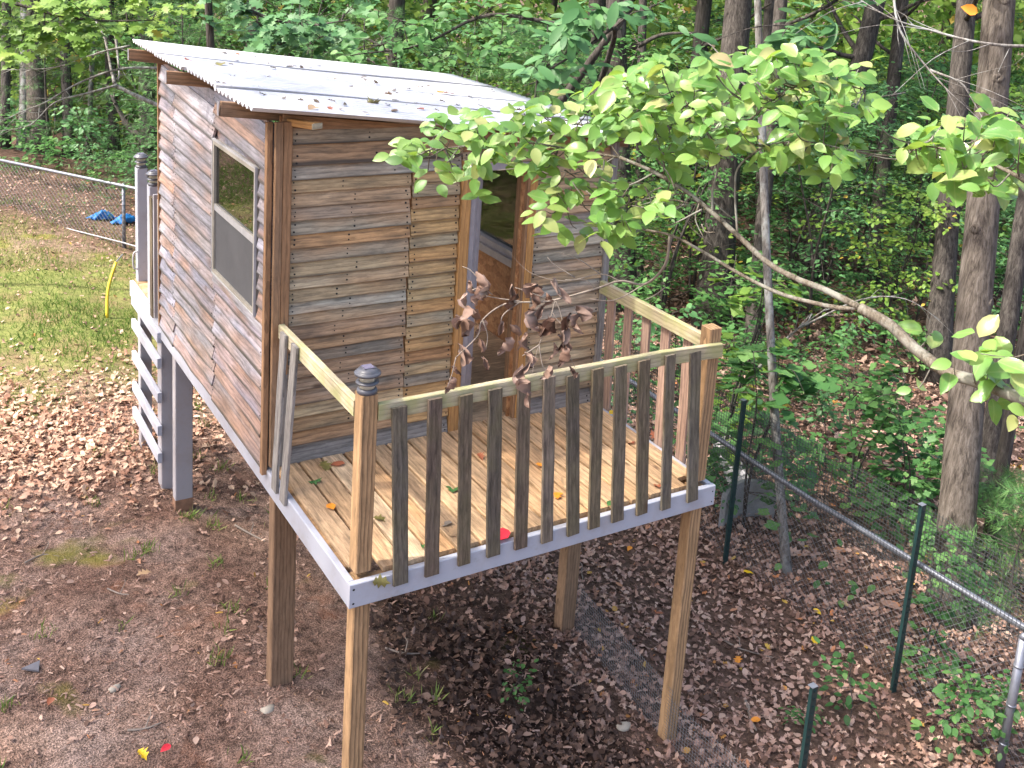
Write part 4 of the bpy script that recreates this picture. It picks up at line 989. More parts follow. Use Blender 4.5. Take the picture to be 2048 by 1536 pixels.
# shrubs on the wood floor behind the right fence
for i, (u, d_, x, y) in enumerate(scatter(58, 1230, 2120, 9.3, 18, .55, lambda u, d_, p: p.x > 4.75)):
    plant(x, y, SHR[(0, 1, 3, 2, 3, 0, 1)[i % 7]], 'woodland_shrub', ['waist-high blue-green shrub', 'knee-high green shrub', 'tiny green seedling', 'tall lobed-leaf shrub', 'tiny green seedling', 'waist-high blue-green shrub', 'knee-high green shrub'][i % 7] + ' on the littered wood floor behind the right fence', 'shrub', 'low shrubs behind the right fence', random.uniform(.6, 1.25))
for i, (u, d_, x, y) in enumerate(scatter(30, -60, 420, 18.6, 23, .55, lambda u, d_, p: True)):
    plant(x, y, SHR[(0, 1, 3, 1)[i % 4]], 'woodland_shrub', ['waist-high blue-green bush', 'knee-high green bush', 'tiny green seedling', 'knee-high green bush'][i % 4] + ' at the foot of the wood beyond the left fence', 'shrub', 'low bushes beyond the left fence', random.uniform(.7, 1.3))
# named plants of their own
q = ground(1850, 1330); plant(q.x, q.y, SHR[2], 'seedling', 'leafy green seedling climbing around the foot of the green post at right', 'seedling', None, .75)
q = ground(1700, 1440); plant(q.x, q.y, SHR[3], 'seedling', 'small seedling with a few leaves right of the short green post', 'seedling', None, .9)
q = ground(1605, 1455); plant(q.x, q.y, SHR[3], 'seedling', 'tiny seedling left of the short green post', 'seedling', None, .55)
q = ground(1870, 1500); plant(q.x, q.y, SHR[1], 'seedling', 'broad leaved seedling in the bottom right corner', 'seedling', None, .75)
q = ground(1960, 1500); plant(q.x, q.y, SHR[1], 'seedling', 'broad leaved seedling beside the grey fence pole', 'seedling', None, .7)
q = ground(1825, 1250); plant(q.x + .1, q.y, SHR[1], 'seedling', 'leafy sprig growing up through the fence beside the tall green post', 'seedling', None, .8, dz=.25)
q = ground(1015, 1400); plant(q.x, q.y, SHR[3], 'seedling', 'small fern-like seedling in the dark litter under the deck', 'seedling', None, .5)
TUL = shrub_parts(131, 2.6, .9, 22, 9, .17, T_TULIP, 'leaf_yellowgreen'); TUL2 = shrub_parts(132, 1.9, .85, 22, 9, .15, T_TULIP, 'leaf_green')
q = P(1530, 700, 9.9); plant(q.x, q.y, TUL2, 'tulip_sapling', 'sapling with broad lobed leaves right of the deck post', 'sapling', None, 1.0)
q = P(1480, 640, 11.5); plant(q.x, q.y, TUL, 'tulip_sapling', 'taller sapling with bright lobed leaves behind the deck post', 'sapling', None, .85)
q = P(1740, 700, 10.5); plant(q.x, q.y, SHR[2], 'sapling', 'leafy sapling between the pale branch and the netting', 'sapling', None, 1.15)
q = P(1890, 900, 9.7); plant(q.x + .3, q.y, SHR[2], 'sapling', 'leafy sapling crossing in front of the knotted trunk', 'sapling', None, .9)
q = P(2020, 1250, 9.0); PS = pine_parts(140, 1.1, .62, 26, 20, .15); plant(q.x, q.y, PS, 'young_pine', 'small bright pine seedling at the right edge beyond the netting', 'pine', None, 1.15)
q = P(1975, 1130, 9.6); plant(q.x, q.y, PS, 'young_pine', 'small pine seedling right of the large knotted trunk', 'pine', None, 1.0)

# overhanging boughs in the upper part of the picture: one tree each, trunk beyond the frame or hidden
def bough_tree(name, label, path, dep, sprays, nleaf, size, T, mat, leafup=TC * .5, root=None, bmat='bark_dark', r0=.03, kindcat='tree', sd=0, hang=.0):
    g_ = np.random.default_rng(sd); r_ = random.Random(sd); pp = curve_pts([P(u, v, d_) for (u, v, d_) in path], 6)
    root = Vector(root) if root else pp[0]
    rb = Vector((root.x, root.y, float(gz(root.x, root.y)) - .1)); e = empty(name, rb, label, kindcat)
    mb = MB(); mb.tube(curve_pts([rb, rb.lerp(pp[0], .6) + Vector((.05, .03, 0)), pp[0] + (pp[0] - pp[1]).normalized() * .05 ], 5), [r0 * 2.4 - r0 * 1.2 * i / 10 for i in range(11)], 9, .04)
    mb.tube(pp, [max(.004, r0 * (1 - .85 * i / len(pp))) for i in range(len(pp))], 7, .05)
    P_, N_, D_, K_ = [], [], [], []
    for (u, v, du, dv, dd, n_) in sprays:
        c_ = np.array(list(P(u, v, dd))); q = min(pp, key=lambda a: (a - Vector(c_)).length); mid = (q + Vector(c_)) / 2 + Vector((0, 0, .05))
        mb.tube(curve_pts([q, mid, Vector(c_)], 4), [.008 - .0007 * i for i in range(9)], 5, cap=False)
        for s in range(max(1, n_ // nleaf)):
            ctr = c_ + (g_.uniform(-1, 1) * du / FPX * dd) * np.array(list(CR)) + (g_.uniform(-1, 1) * dv / FPX * dd) * np.array(list(CD)) + g_.normal() * .22 * np.array(list(CF))
            mb.tube([Vector(c_), Vector((ctr + c_) / 2) + Vector((0, 0, .03)), Vector(ctr)], [.005, .004, .002], 4, cap=False)
            a = g_.uniform(0, 6.28, nleaf); dv_ = np.stack([np.cos(a), np.sin(a), g_.uniform(-.5, .1, nleaf) - hang], 1)
            P_.append(ctr + dv_ * .02 + g_.normal(size=(nleaf, 3)) * .035); D_.append(dv_); N_.append(g_.normal(size=(nleaf, 3)) * .35 + [0, 0, 1] + leafup); K_.append(np.clip(g_.normal(r_.uniform(.3, .8), .15, nleaf), 0, 1))
    pos = np.concatenate(P_); n_ = len(pos)
    mb.build('trunk', MT[bmat], e, rb, True)
    me = join('foliage', [leaves_mesh('f', pos - np.array(list(rb)), np.concatenate(N_), np.concatenate(D_), size * g_.uniform(.65, 1.2, n_), T, np.concatenate(K_))])
    tag(obj('foliage', me, MT[mat], e, rb), kind='stuff'); return e
bough_tree('oak_tree', 'oak bough with bright lobed leaves hanging over the upper left corner', [(-160, -60, 12.5), (40, 10, 12.5), (180, 40, 12.5), (330, 40, 12.6)], 12.5,
    [(20, 30, 60, 40, 12.4, 90), (90, 50, 70, 45, 12.5, 110), (40, 95, 40, 30, 12.4, 50), (170, 30, 70, 40, 12.5, 100), (130, 90, 50, 30, 12.5, 50), (250, 30, 60, 40, 12.6, 70), (35, 125, 20, 15, 12.4, 14), (320, 25, 40, 30, 12.7, 40)], 9, .17, T_OAK, 'leaf_yellowgreen', sd=1)
bough_tree('oak_tree', 'dark oak bough with blue-green lobed leaves above the roof', [(420, -60, 11.5), (500, 20, 11.5), (600, 50, 11.4), (700, 40, 11.4)], 11.5,
    [(520, 50, 60, 40, 11.5, 60), (600, 40, 60, 40, 11.4, 60), (560, 90, 60, 25, 11.3, 50), (640, 75, 50, 30, 11.3, 50), (470, 20, 50, 30, 11.6, 40), (690, 30, 50, 30, 11.5, 40)], 8, .17, T_OAK, 'leaf_blue', sd=2)
bough_tree('dogwood_tree', 'broad layered bough of pale green round leaves behind the roof', [(1260, 10, 11.0), (1150, 50, 10.6), (980, 30, 10.5), (840, 90, 10.4), (700, 110, 10.3)], 10.5,
    [(760, 90, 70, 30, 10.3, 80), (850, 60, 70, 35, 10.4, 90), (950, 40, 70, 35, 10.5, 90), (1040, 60, 60, 40, 10.5, 80), (800, 40, 60, 30, 10.4, 60), (900, 110, 60, 22, 10.4, 60), (1000, 110, 60, 25, 10.4, 60), (1090, 130, 50, 30, 10.5, 60), (720, 120, 40, 15, 10.3, 30), (1180, 60, 60, 50, 10.6, 70)], 7, .105, T_DOG, 'leaf_green', sd=3, root=(2.4, 6.0, 0))
bough_tree('magnolia_tree', 'bough with long dark blue-green leaves above the right end of the roof', [(1200, 170, 9.8), (1230, 60, 9.2), (1180, 90, 8.9), (1080, 150, 8.8)], 8.9,
    [(1075, 140, 40, 25, 8.8, 22), (1130, 110, 50, 30, 8.8, 28), (1180, 60, 50, 40, 8.9, 30), (1240, 30, 50, 30, 9., 28), (1150, 30, 40, 30, 9., 20), (1300, 20, 40, 25, 9., 16)], 6, .21, T_LONG, 'leaf_blue', sd=4, root=(2.0, 4.7, 0))
bough_tree('chestnut_tree', 'spray of large long green leaves at the top right of centre', [(2180, -60, 9.4), (1950, -60, 9.2), (1760, -40, 8.9), (1640, 20, 8.8), (1590, 50, 8.7)], 8.8,
    [(1600, 50, 50, 30, 8.7, 24), (1650, 20, 50, 25, 8.8, 24), (1560, 80, 40, 20, 8.7, 14), (1420, 85, 40, 12, 8.7, 12)], 6, .20, T_LONG, 'leaf_blue', sd=5)
# bare grey branches
def bare_branch(name, label, paths, r0, mat='bark_pale', root=None, stem=True):
    p0 = P(*paths[0][0]); rt = Vector(root) if root else p0; rb = Vector((rt.x, rt.y, float(gz(rt.x, rt.y)) - .08)); e = empty(name, rb, label, 'branch'); first = None
    for k, pa in enumerate(paths):
        mb = MB(); pp = curve_pts([P(*q) for q in pa], 5); n_ = len(pp); rr = r0 if k == 0 else r0 * .6
        if k == 0 and stem: mb.tube(curve_pts([rb, rb.lerp(pp[0], .55) + Vector((.1, .05, 0)), pp[0]], 4), [r0 * 1.7 - r0 * .08 * i for i in range(9)], 7)
        mb.tube(pp, [max(.003, rr * (1 - .85 * i / n_)) for i in range(n_)], 6, .06)
        for j in range(2, n_ - 1, 2):
            d_ = (pp[j + 1] - pp[j]).normalized(); s_ = Vector((random.uniform(-1, 1), random.uniform(-1, 1), random.uniform(-.8, .8))); L = random.uniform(.15, .5)
            q1 = pp[j] + (d_ * .6 + s_ * .7) * L * .5; q2 = q1 + (d_ * .5 + s_ * .6 + Vector((0, 0, random.uniform(-.4, .3)))) * L * .6
            mb.tube(curve_pts([pp[j], q1, q2], 3), [rr * .28 * (1 - .12 * i) for i in range(7)], 4, cap=False)
        mb.build('branch' if k else 'main_branch', MT[mat], e, rb, True)
bare_branch('dead_branch', 'pale bare branches arching in front of the left wood beside the roof', [[(325, 215, 13), (240, 175, 13.1), (225, 150, 13.2), (210, 80, 13.4), (190, 40, 13.5)], [(235, 170, 13.1), (180, 185, 13), (110, 205, 13), (60, 250, 12.9), (0, 262, 12.8)],
    [(320, 136, 13.2), (240, 138, 13.1), (160, 165, 13.), (90, 205, 12.9), (40, 225, 12.8), (-20, 255, 12.7)], [(260, 92, 13.2), (200, 105, 13.1), (110, 135, 13), (0, 140, 12.9)], [(230, 60, 13.4), (238, 140, 13.2), (236, 165, 13.1)]], .03)
bare_branch('dead_branch', 'dark crooked leaning dead trunk in the left wood', [[(300, 300, 20), (280, 275, 20), (255, 250, 20), (235, 215, 20), (222, 190, 20)]], .09, 'bark_dark')
bare_branch('dead_branch', 'thin pale branch slanting across the upper right in front of the trunks', [[(2420, 40, 6.0), (2240, 75, 6.0), (2070, 92, 6.0), (1960, 85, 6.0), (1860, 60, 6.1), (1780, 35, 6.1), (1690, -20, 6.2)], [(1785, -20, 6.2), (1800, 60, 6.1), (1850, 130, 6.1), (1900, 185, 6.0), (1945, 225, 6.0)], [(1860, 140, 6.1), (1920, 165, 6.0), (1950, 200, 6.0), (1990, 215, 6.0)]], .014, root=P(2600, 200, 6.0))
bare_branch('dead_branch', 'fallen grey branch leaning in the brush behind the deck post', [[(1485, 770, 11.9), (1540, 712, 11.6), (1590, 662, 11.4), (1660, 612, 11.2)], [(1600, 655, 11.4), (1720, 600, 11.2), (1810, 598, 11.1), (1880, 640, 11.0)]], .022, stem=False)

# distant wood that reads as one mass
n_ = 130000; u = rng.uniform(-250, 2300, n_); dep = rng.uniform(22, 46, n_); zz = -2.3 + 8.5 * rng.random(n_) ** .9
base = np.array(list(CC)) + dep[:, None] * (np.array(list(CF)) + ((u - CX) / FPX)[:, None] * np.array(list(CR))); pos = np.stack([base[:, 0], base[:, 1], zz], 1)
dens = vnoise(pos[:, 0] + .7 * pos[:, 2], pos[:, 1] - pos[:, 2], .55, 9); keep = dens > .30; pos = pos[keep]; n_ = len(pos)
me = join('distant_woodland', [leaves_mesh('f', pos, rng.normal(size=(n_, 3)) * .6 + [0, 0, .7] + TC * .5, rng.normal(size=(n_, 3)), rng.uniform(.16, .34, n_), T_SIMPLE, np.clip(rng.normal(.5, .25, n_) , 0, 1))])
tag(obj('distant_woodland', me, MT['leaf_yellowgreen']), 'mass of green leaves far back between the trunks of the wood', 'foliage', None, 'stuff')
# low ground cover
def scatter_xy(n, x0, x1, y0, y1, w):
    x = rng.uniform(x0, x1, n); y = rng.uniform(y0, y1, n); k = rng.random(n) < w(x, y); return x[k], y[k]
x, y = scatter_xy(9000, 4.6, 26, -2, 30, lambda x, y: .95 * smooth01(.45, .7, vnoise(x, y, .9, 21)) * (1 - .5 * smooth01(10, 25, x)))
n_ = len(x); pos = np.stack([x, y, gz(x, y) + rng.uniform(.03, .28, n_)], 1)
me = join('ground_cover', [leaves_mesh('f', pos, rng.normal(size=(n_, 3)) * .3 + [0, 0, 1] + TC * .3, rng.normal(size=(n_, 3)), rng.uniform(.06, .13, n_), T_OVAL)])
tag(obj('ground_cover', me, MT['leaf_green']), 'scattered low green leaves growing over the wood floor at right', 'plants', None, 'stuff')
x, y = scatter_xy(9000, -6, 12, 16.5, 26, lambda x, y: .9 * smooth01(.35, .65, vnoise(x, y, 1.1, 22)))
n_ = len(x); pos = np.stack([x, y, gz(x, y) + rng.uniform(.03, .4, n_)], 1)
me = join('ground_cover', [leaves_mesh('f', pos, rng.normal(size=(n_, 3)) * .3 + [0, 0, 1] + TC * .3, rng.normal(size=(n_, 3)), rng.uniform(.07, .14, n_), T_OVAL)])
tag(obj('ground_cover', me, MT['leaf_green']), 'low green growth along the edge of the left wood', 'plants', None, 'stuff')

# ------------------------------------------------------------------ leaf litter and grass
def pile(x, y): return np.exp(-(((x + .75) / 1.25) ** 2 + ((y - 5.05) / .95) ** 2)) + .6 * np.exp(-(((x + 1.6) / .9) ** 2 + ((y - 6.2) / 1.0) ** 2)) + .35 * np.exp(-(((x - .9) / .8) ** 2 + ((y - 6.5) / .8) ** 2))
def litter(n, box, wfn, size, mat, name, label, lift=.03):
    x, y = scatter_xy(n, *box, wfn); parts = []
    for k, T in enumerate((T_OAK, T_OAKCURL, T_OAKCURL2, T_OVAL)):
        m = (np.arange(len(x)) % 4) == k; n_ = m.sum(); pos = np.stack([x[m], y[m], gz(x[m], y[m]) + rng.uniform(.004, lift, n_)], 1)
        if mat == 'leaf_pile': pos[:, 2] += .05 * np.clip(pile(x[m], y[m]), 0, 1) * rng.random(n_)
        parts.append(leaves_mesh('l', pos, rng.normal(size=(n_, 3)) * .33 + [0, 0, 1], rng.normal(size=(n_, 3)) * [1, 1, .15], size * rng.uniform(.55, 1.25, n_), T))
    o = obj(name, join(name, parts), MT[mat]); tag(o, label, 'leaves', None, 'stuff'); return len(x)
c1 = litter(90000, (1.2, 11, -3, 9), lambda x, y: (1 - .75 * zone_deck_shade(x, y)) * zone_wood(x, y) * (1 - .62 * smooth01(4, 9, x)) * (.55 + .45 * vnoise(x, y, 1.4, 31)), .058, 'leaf_dead', 'leaf_litter', 'brown oak leaf litter covering the slope and wood floor at right')
c2 = litter(34000, (5, 24, -2, 26), lambda x, y: .35 + .25 * vnoise(x, y, .7, 32), .15, 'leaf_dead', 'leaf_litter', 'brown leaf litter deep among the trunks of the wood')
c3 = litter(26000, (-3.6, 2.6, 3.4, 8.5), lambda x, y: np.clip(pile(x, y), 0, 1), .068, 'leaf_pile', 'leaf_litter', 'reddish tan drift of dead oak leaves on the ground left of the ladder')
c4 = litter(22000, (-4, 2.6, -2.2, 16), lambda x, y: .12 + .45 * smooth01(.55, .8, vnoise(x, y, 1.0, 33)) + .35 * smooth01(9.6, 10.8, y) , .055, 'leaf_dead', 'leaf_litter', 'scattered dead leaves on the dirt and lawn at left', .02)
litter(9000, (.6, 2.4, -2.4, 2.4), lambda x, y: .8 * zone_deck_shade(x, y) * (.35 + .65 * vnoise(x, y, 3.0, 37)), .065, 'leaf_shaded', 'leaf_litter', 'leaf litter on the ground under the deck, coloured dark as deck shade')
# small bits: bark chips and twigs on the dirt
x, y = scatter_xy(52000, -3.4, 3.0, -2.2, 6, lambda x, y: .25 + .75 * smooth01(.45, .7, vnoise(x, y, 1.6, 35))); n_ = len(x)
T_CHIP = (np.array([(-.12, 0, 0), (.12, .05, .02), (.1, 1, 0), (-.08, .95, .05), (0, .5, .22)], float), np.array([(0, 1, 4), (1, 2, 4), (2, 3, 4), (3, 0, 4)]))
pos = np.stack([x, y, gz(x, y) + .006], 1); me = join('litter_bits', [leaves_mesh('l', pos, rng.normal(size=(n_, 3)) * .2 + [0, 0, 1], rng.normal(size=(n_, 3)) * [1, 1, .1], .010 + .05 * rng.random(n_) ** 4, T_CHIP)])
tag(obj('litter_bits', me, MT['leaf_dead']), 'crumbs of bark, twig and broken leaf strewn over the dirt', 'debris', None, 'stuff')
# grass
def grassfn(x, y): return zone_lawn(x, y) * (.25 + .75 * smooth01(.35, .65, vnoise(x, y, 1.3, 41))) * (1 - .75 * np.clip(pile(x, y), 0, 1))
x, y = scatter_xy(130000, -7, 3.2, 4.6, 17, grassfn); n_ = len(x); pos = np.stack([x, y, gz(x, y) - .004], 1)
dv = rng.normal(size=(n_, 3)) * [.55, .55, .1] + [0, 0, .75]; gp = leaves_mesh('g', pos, rng.normal(size=(n_, 3)) * [1, 1, .1], dv, rng.uniform(.04, .10, n_), (T_BLADE[0] * [2.2, 1, 1], T_BLADE[1]), np.clip(.35 + .9 * (vnoise(x, y, .9, 43) - .5) + rng.normal(size=n_) * .2, 0, 1))
tx, ty = [], []
for k in range(75):
    cx_, cy_ = random.uniform(-3.2, 1.6), random.uniform(.2, 5.8); m_ = random.randint(8, 26); tx += list(np.random.default_rng(k).normal(cx_, .035, m_)); ty += list(np.random.default_rng(k + 500).normal(cy_, .035, m_))
tx, ty = np.array(tx), np.array(ty); n_ = len(tx); pos = np.stack([tx, ty, gz(tx, ty) - .004], 1)
gp2 = leaves_mesh('g', pos, rng.normal(size=(n_, 3)) * [1, 1, .1], rng.normal(size=(n_, 3)) * [.6, .6, .1] + [0, 0, .6], rng.uniform(.05, .12, n_), (T_BLADE[0] * [1.5, 1, 1], T_BLADE[1]))
tag(obj('grass', join('grass', [gp, gp2]), MT['grass_blade']), 'thin yellow-green grass on the lawn and in tufts on the dirt', 'grass', None, 'stuff')

# ------------------------------------------------------------------ dogwood reaching in from the right
def ddep(u): return 4.75 - (u - 800) / 1200 * 1.35
def Q(u, v, o=0.0): return P(u, v, ddep(u) + o)
tr0 = P(2330, 930, 3.25); tb = Vector((tr0.x + .25, tr0.y - .2, 0)); tb.z = float(gz(tb.x, tb.y)) - .1
dw = empty('dogwood_tree', tb, 'dogwood tree leaning in from the right with bright yellow-green leaves in front of the deck', 'tree')
mb = MB(); mb.tube(curve_pts([tb, tb.lerp(tr0, .5) + Vector((.1, 0, 0)), tr0 + Vector((.02, -.02, .02)), tr0 + Vector((.12, -.1, .7)), tr0 + Vector((.35, -.2, 1.5))], 6), [.062 - .0021 * i for i in range(25)], 10, .06); mb.build('trunk', MT['bark_dogwood'], dw, tb, True)
BR = []
def branch(pts, r0, r1, nm='branch', mat='bark_dogwood', n=8, par=dw, jit=.05, sub=6):
    pp = curve_pts(pts, sub); m = len(pp); mb = MB(); mb.tube(pp, [r0 + (r1 - r0) * i / (m - 1) for i in range(m)], n, jit); BR.extend(pp)
    return mb.build(nm, MT[mat], par, pp[0], True)
branch([tr0, Q(2150, 845), Q(2048, 800), Q(1960, 765), Q(1890, 742), Q(1822, 690), Q(1780, 650), Q(1720, 615)], 0.0212, 0.0184, n=10)
branch([Q(1720, 615), Q(1650, 580), Q(1590, 556), Q(1535, 525), Q(1480, 475), Q(1430, 430), Q(1375, 385), Q(1310, 345), Q(1240, 315)], 0.0131, 0.0068)
branch([Q(1720, 615), Q(1680, 616), Q(1620, 604), Q(1555, 585), Q(1480, 548), Q(1400, 500), Q(1340, 470), Q(1270, 455), Q(1200, 430)], 0.0094, 0.0039)
branch([Q(1240, 315), Q(1150, 300), Q(1050, 285), Q(950, 290), Q(860, 300)], 0.0050, 0.0023)
branch([Q(1240, 315), Q(1200, 270), Q(1130, 240), Q(1040, 230)], 0.0038, 0.0023)
branch([Q(1425, 428), Q(1425, 380), Q(1435, 320), Q(1400, 240), Q(1350, 180)], 0.0056, 0.0023)
branch([Q(1475, 470), Q(1470, 380), Q(1480, 330), Q(1540, 290), Q(1620, 285), Q(1700, 300)], 0.0044, 0.0023)
branch([Q(1430, 330), Q(1490, 250), Q(1560, 190), Q(1640, 160), Q(1730, 180)], 0.0044, 0.0023)
branch([Q(1340, 365), Q(1320, 300), Q(1300, 220), Q(1280, 160)], 0.0038, 0.0019)
branch([Q(1310, 345), Q(1260, 370), Q(1200, 385), Q(1130, 400)], 0.0038, 0.0019)
branch([Q(2150, 845, -.1), Q(2120, 600, -.1), Q(2080, 400, -.15), Q(1990, 330, -.15), Q(1900, 300, -.15), Q(1830, 290, -.1)], 0.0112, 0.0023)
for k in range(34):                                        # bare tangle below the leaves
    u0 = random.uniform(1080, 1420); v0 = random.uniform(280, 400) + (u0 - 1080) * .15; a = random.uniform(-.4, 2.6); L = random.uniform(40, 120); o = random.uniform(-.25, .25)
    mb = MB(); pp = curve_pts([Q(u0, v0, o), Q(u0 - math.cos(a) * L * .5 + random.uniform(-14, 14), v0 + math.sin(a) * L * .35, o), Q(u0 - math.cos(a) * L, v0 + math.sin(a) * L * .6 + random.uniform(-20, 20), o)], 4)
    mb.tube(pp, [.0034 - .0002 * i for i in range(len(pp))], 5); mb.build('twig', MT['bark_dogwood'], dw, pp[0], True)
CL = [(835,300,45,30,8),(850,345,40,14,4),(905,260,60,35,12),(965,300,60,40,13),(950,362,35,12,3),(1015,245,65,35,12),(1065,300,60,40,12),(1135,235,65,40,14),(1150,300,70,35,12),(1215,205,65,40,14),(1250,270,60,40,12),(1300,150,60,35,12),(1330,215,65,45,15),(1390,150,55,35,11),(1405,225,55,40,11),
 (1110,385,45,25,7),(1180,380,60,30,9),(1230,415,45,30,8),(1120,440,40,20,5),(1195,445,60,20,6),(1305,405,30,20,3),(1330,270,65,20,8),(1425,280,65,28,10),(1370,312,55,15,5),(1500,280,65,30,10),(1560,310,55,22,8),(1625,300,55,25,9),(1690,312,38,22,5),(1655,345,45,15,4),
 (1470,170,55,40,11),(1540,130,55,28,10),(1600,150,55,35,11),(1680,140,45,30,10),(1560,205,55,35,9),(1640,200,55,28,7),(1712,200,32,22,5),(1655,245,45,12,3),
 (1845,278,30,26,6),(1890,262,45,32,9),(1950,300,55,40,12),(2015,255,45,35,10),(2035,310,40,40,8),(1880,322,45,26,7),(1960,358,35,16,4),
 (1850,678,35,18,2),(1885,735,28,12,2),(1832,785,15,18,1),(1975,720,30,25,3),(2020,705,40,35,5),(2030,775,30,30,4),(1975,800,20,8,1),(2035,830,15,25,2)]
LM = []
def leaf_variants(T, curls, n):
    out = []
    for k in range(n):
        V, F = T; V = V.copy(); f, dr, tw = curls(k); V[:, 2] = f * np.abs(V[:, 0]) - dr * V[:, 1] ** 2 + .035 * np.sin(9 * V[:, 1] + k) * (np.abs(V[:, 0]) > .1); V[:, 0] += tw * V[:, 1] ** 2
        V *= .11; out.append(npmesh('leaf', V, F, smooth=True))
    return out
LM = leaf_variants(T_DOG, lambda k: (.08 + .15 * (k % 5), (.1, .3, .5, -.1)[k % 4], .09 * ((k % 5) - 2)), 12)
lv = []
for (u, v, du, dv, n_) in CL:
    k = 0; n_ = int(n_ * 3.5 + .5) if v < 600 else int(n_ * 2.4)
    while k < n_:
        o = random.uniform(-.28, .28); cu, cv = u + random.uniform(-du, du), v + random.uniform(-dv, dv); tip = Q(cu, cv, o)
        near_ = min(BR, key=lambda a: (a - tip).length); mid = near_.lerp(tip, .55) - Vector((0, 0, .03))
        mb = MB(); pp = curve_pts([near_, mid, tip], 4); mb.tube(pp, [.003 - .0002 * i for i in range(len(pp))], 5)
        mb.build('twig', MT['bark_dogwood'], dw, pp[0], True)
        for j in range(min(random.randint(4, 6), n_ - k)):
            a = random.uniform(0, 6.28); dv_ = Vector((math.cos(a), math.sin(a), random.uniform(-.75, .05)))
            nv = Vector((random.gauss(0, .33), random.gauss(0, .33), .8)) + Vector(TC) * random.uniform(.1, .95)
            lv.append((tip + dv_ * .012 + Vector((random.gauss(0, .025), random.gauss(0, .025), random.gauss(0, .02))), dv_, nv, random.triangular(.34, .95, .64) * (1.0 if u < 1780 else 1.12))); k += 1
lv.sort(key=lambda a: -a[3] / (a[0] - CC).dot(CF))
for i, (p, dv_, nv, s_) in enumerate(lv[:300]):
    z_ = nv.normalized(); y_ = (dv_ - z_ * dv_.dot(z_)).normalized(); x_ = y_.cross(z_)
    o = obj('leaf', LM[i % 12], MT['leaf_dogwood'], dw, p, Matrix((x_, y_, z_)).transposed().to_quaternion()); o.scale = (s_, s_, s_)
rest = lv[300:]
if rest:
    me = join('foliage', [leaves_mesh('f', np.array([list(a[0] - tb) for a in rest]), np.array([list(a[2]) for a in rest]), np.array([list(a[1]) for a in rest]), np.array([a[3] * .11 for a in rest]), T_DOG)], True)
    tag(obj('foliage', me, MT['leaf_dogwood_mass'], dw, tb), kind='stuff')
# dead twig with shrivelled leaves hanging over the rail
DT = 4.35
def R_(u, v, o=0.0): return P(u, v, DT + o)
dt = branch([Q(1340, 470), P(1330, 530, 4.2), R_(1290, 568), R_(1240, 562), R_(1190, 578), R_(1110, 600), R_(1072, 604), R_(1010, 608), R_(965, 640), R_(955, 672), R_(912, 715)], .006, .0022, 'dead_twig', 'twig')
def dtw(pts, r=.0030): 
    mb = MB(); pp = curve_pts([R_(*p) for p in pts], 4); mb.tube(pp, [r * (1 - .06 * i) for i in range(len(pp))], 5); mb.build('twiglet', MT['twig'], dt, pp[0], True)
for pts in ([(1110,600),(1100,640),(1078,690),(1066,740),(1062,760)], [(1078,690),(1085,730),(1094,742)], [(1110,600),(1122,628),(1136,700),(1150,735)], [(1040,602),(1005,598),(965,590),(945,580)], [(1040,604),(1008,628),(1000,650)], [(965,640),(975,670),(972,700)],
            [(1100,600),(1060,585),(1030,575)], [(1190,578),(1170,560),(1130,560)], [(960,560),(940,540),(925,533)], [(945,580),(965,575),(985,590)], [(1240,562),(1200,548),(1130,562),(1060,545),(1015,500)], [(1290,568),(1230,600),(1180,598)], [(1200,548),(1160,520),(1120,505)], [(1150,555),(1110,530),(1095,515)], [(1078,690),(1055,705),(1045,712)], [(912,715),(905,745),(895,775)], [(1330,575),(1310,590),(1290,600)], [(1136,660),(1115,640),(1105,625)]): dtw(pts)
DM = leaf_variants(T_DOG, lambda k: (1.5 + .5 * (k % 3), .35 * (1 if k % 2 else -1), .3 * ((k % 3) - 1)), 6)
for k, m in enumerate(DM):
    co = np.empty(len(m.vertices) * 3, np.float32); m.vertices.foreach_get('co', co); co = co.reshape(-1, 3); co[:, 0] *= .6; co += rng.normal(size=co.shape) * .0062; m.vertices.foreach_set('co', co.ravel())
for i, (u, v) in enumerate([(950,560),(958,575),(975,585),(935,600),(912,640),(925,650),(945,635),(960,655),(915,700),(905,745),(965,725),(1005,655),(1018,665),(1020,580),(1050,580),(1060,600),(1075,580),(1105,575),(1115,590),(1070,635),(1095,645),(1055,680),(1050,715),(1110,650),(1125,660),(1140,640),(1150,625),(1105,700),(1118,680),(1130,690),(1045,745),(1095,745),(1135,745),(940,575),(965,600),(930,625),(955,690),(1010,690),(1035,600),(1090,600),(1065,655),(1085,625),(1145,655),(1120,710),(1060,735),(1040,690),(1160,640),(1060,775),(1055,800),(898,770)]):
    p = R_(u, v, random.uniform(-.05, .05)) + Vector((0, 0, .03)); dv_ = Vector((random.gauss(0, .35), random.gauss(0, .35), -1)); nv = Vector((random.gauss(0, 1), random.gauss(-.6, .6), .1)); z_ = nv.normalized(); y_ = (dv_ - z_ * dv_.dot(z_)).normalized(); x_ = y_.cross(z_)
    s_ = random.uniform(.5, .85); o = obj('dry_leaf', DM[i % 6], MT['leaf_dry'], dt, p, Matrix((x_, y_, z_)).transposed().to_quaternion()); o.scale = (s_, s_, s_)

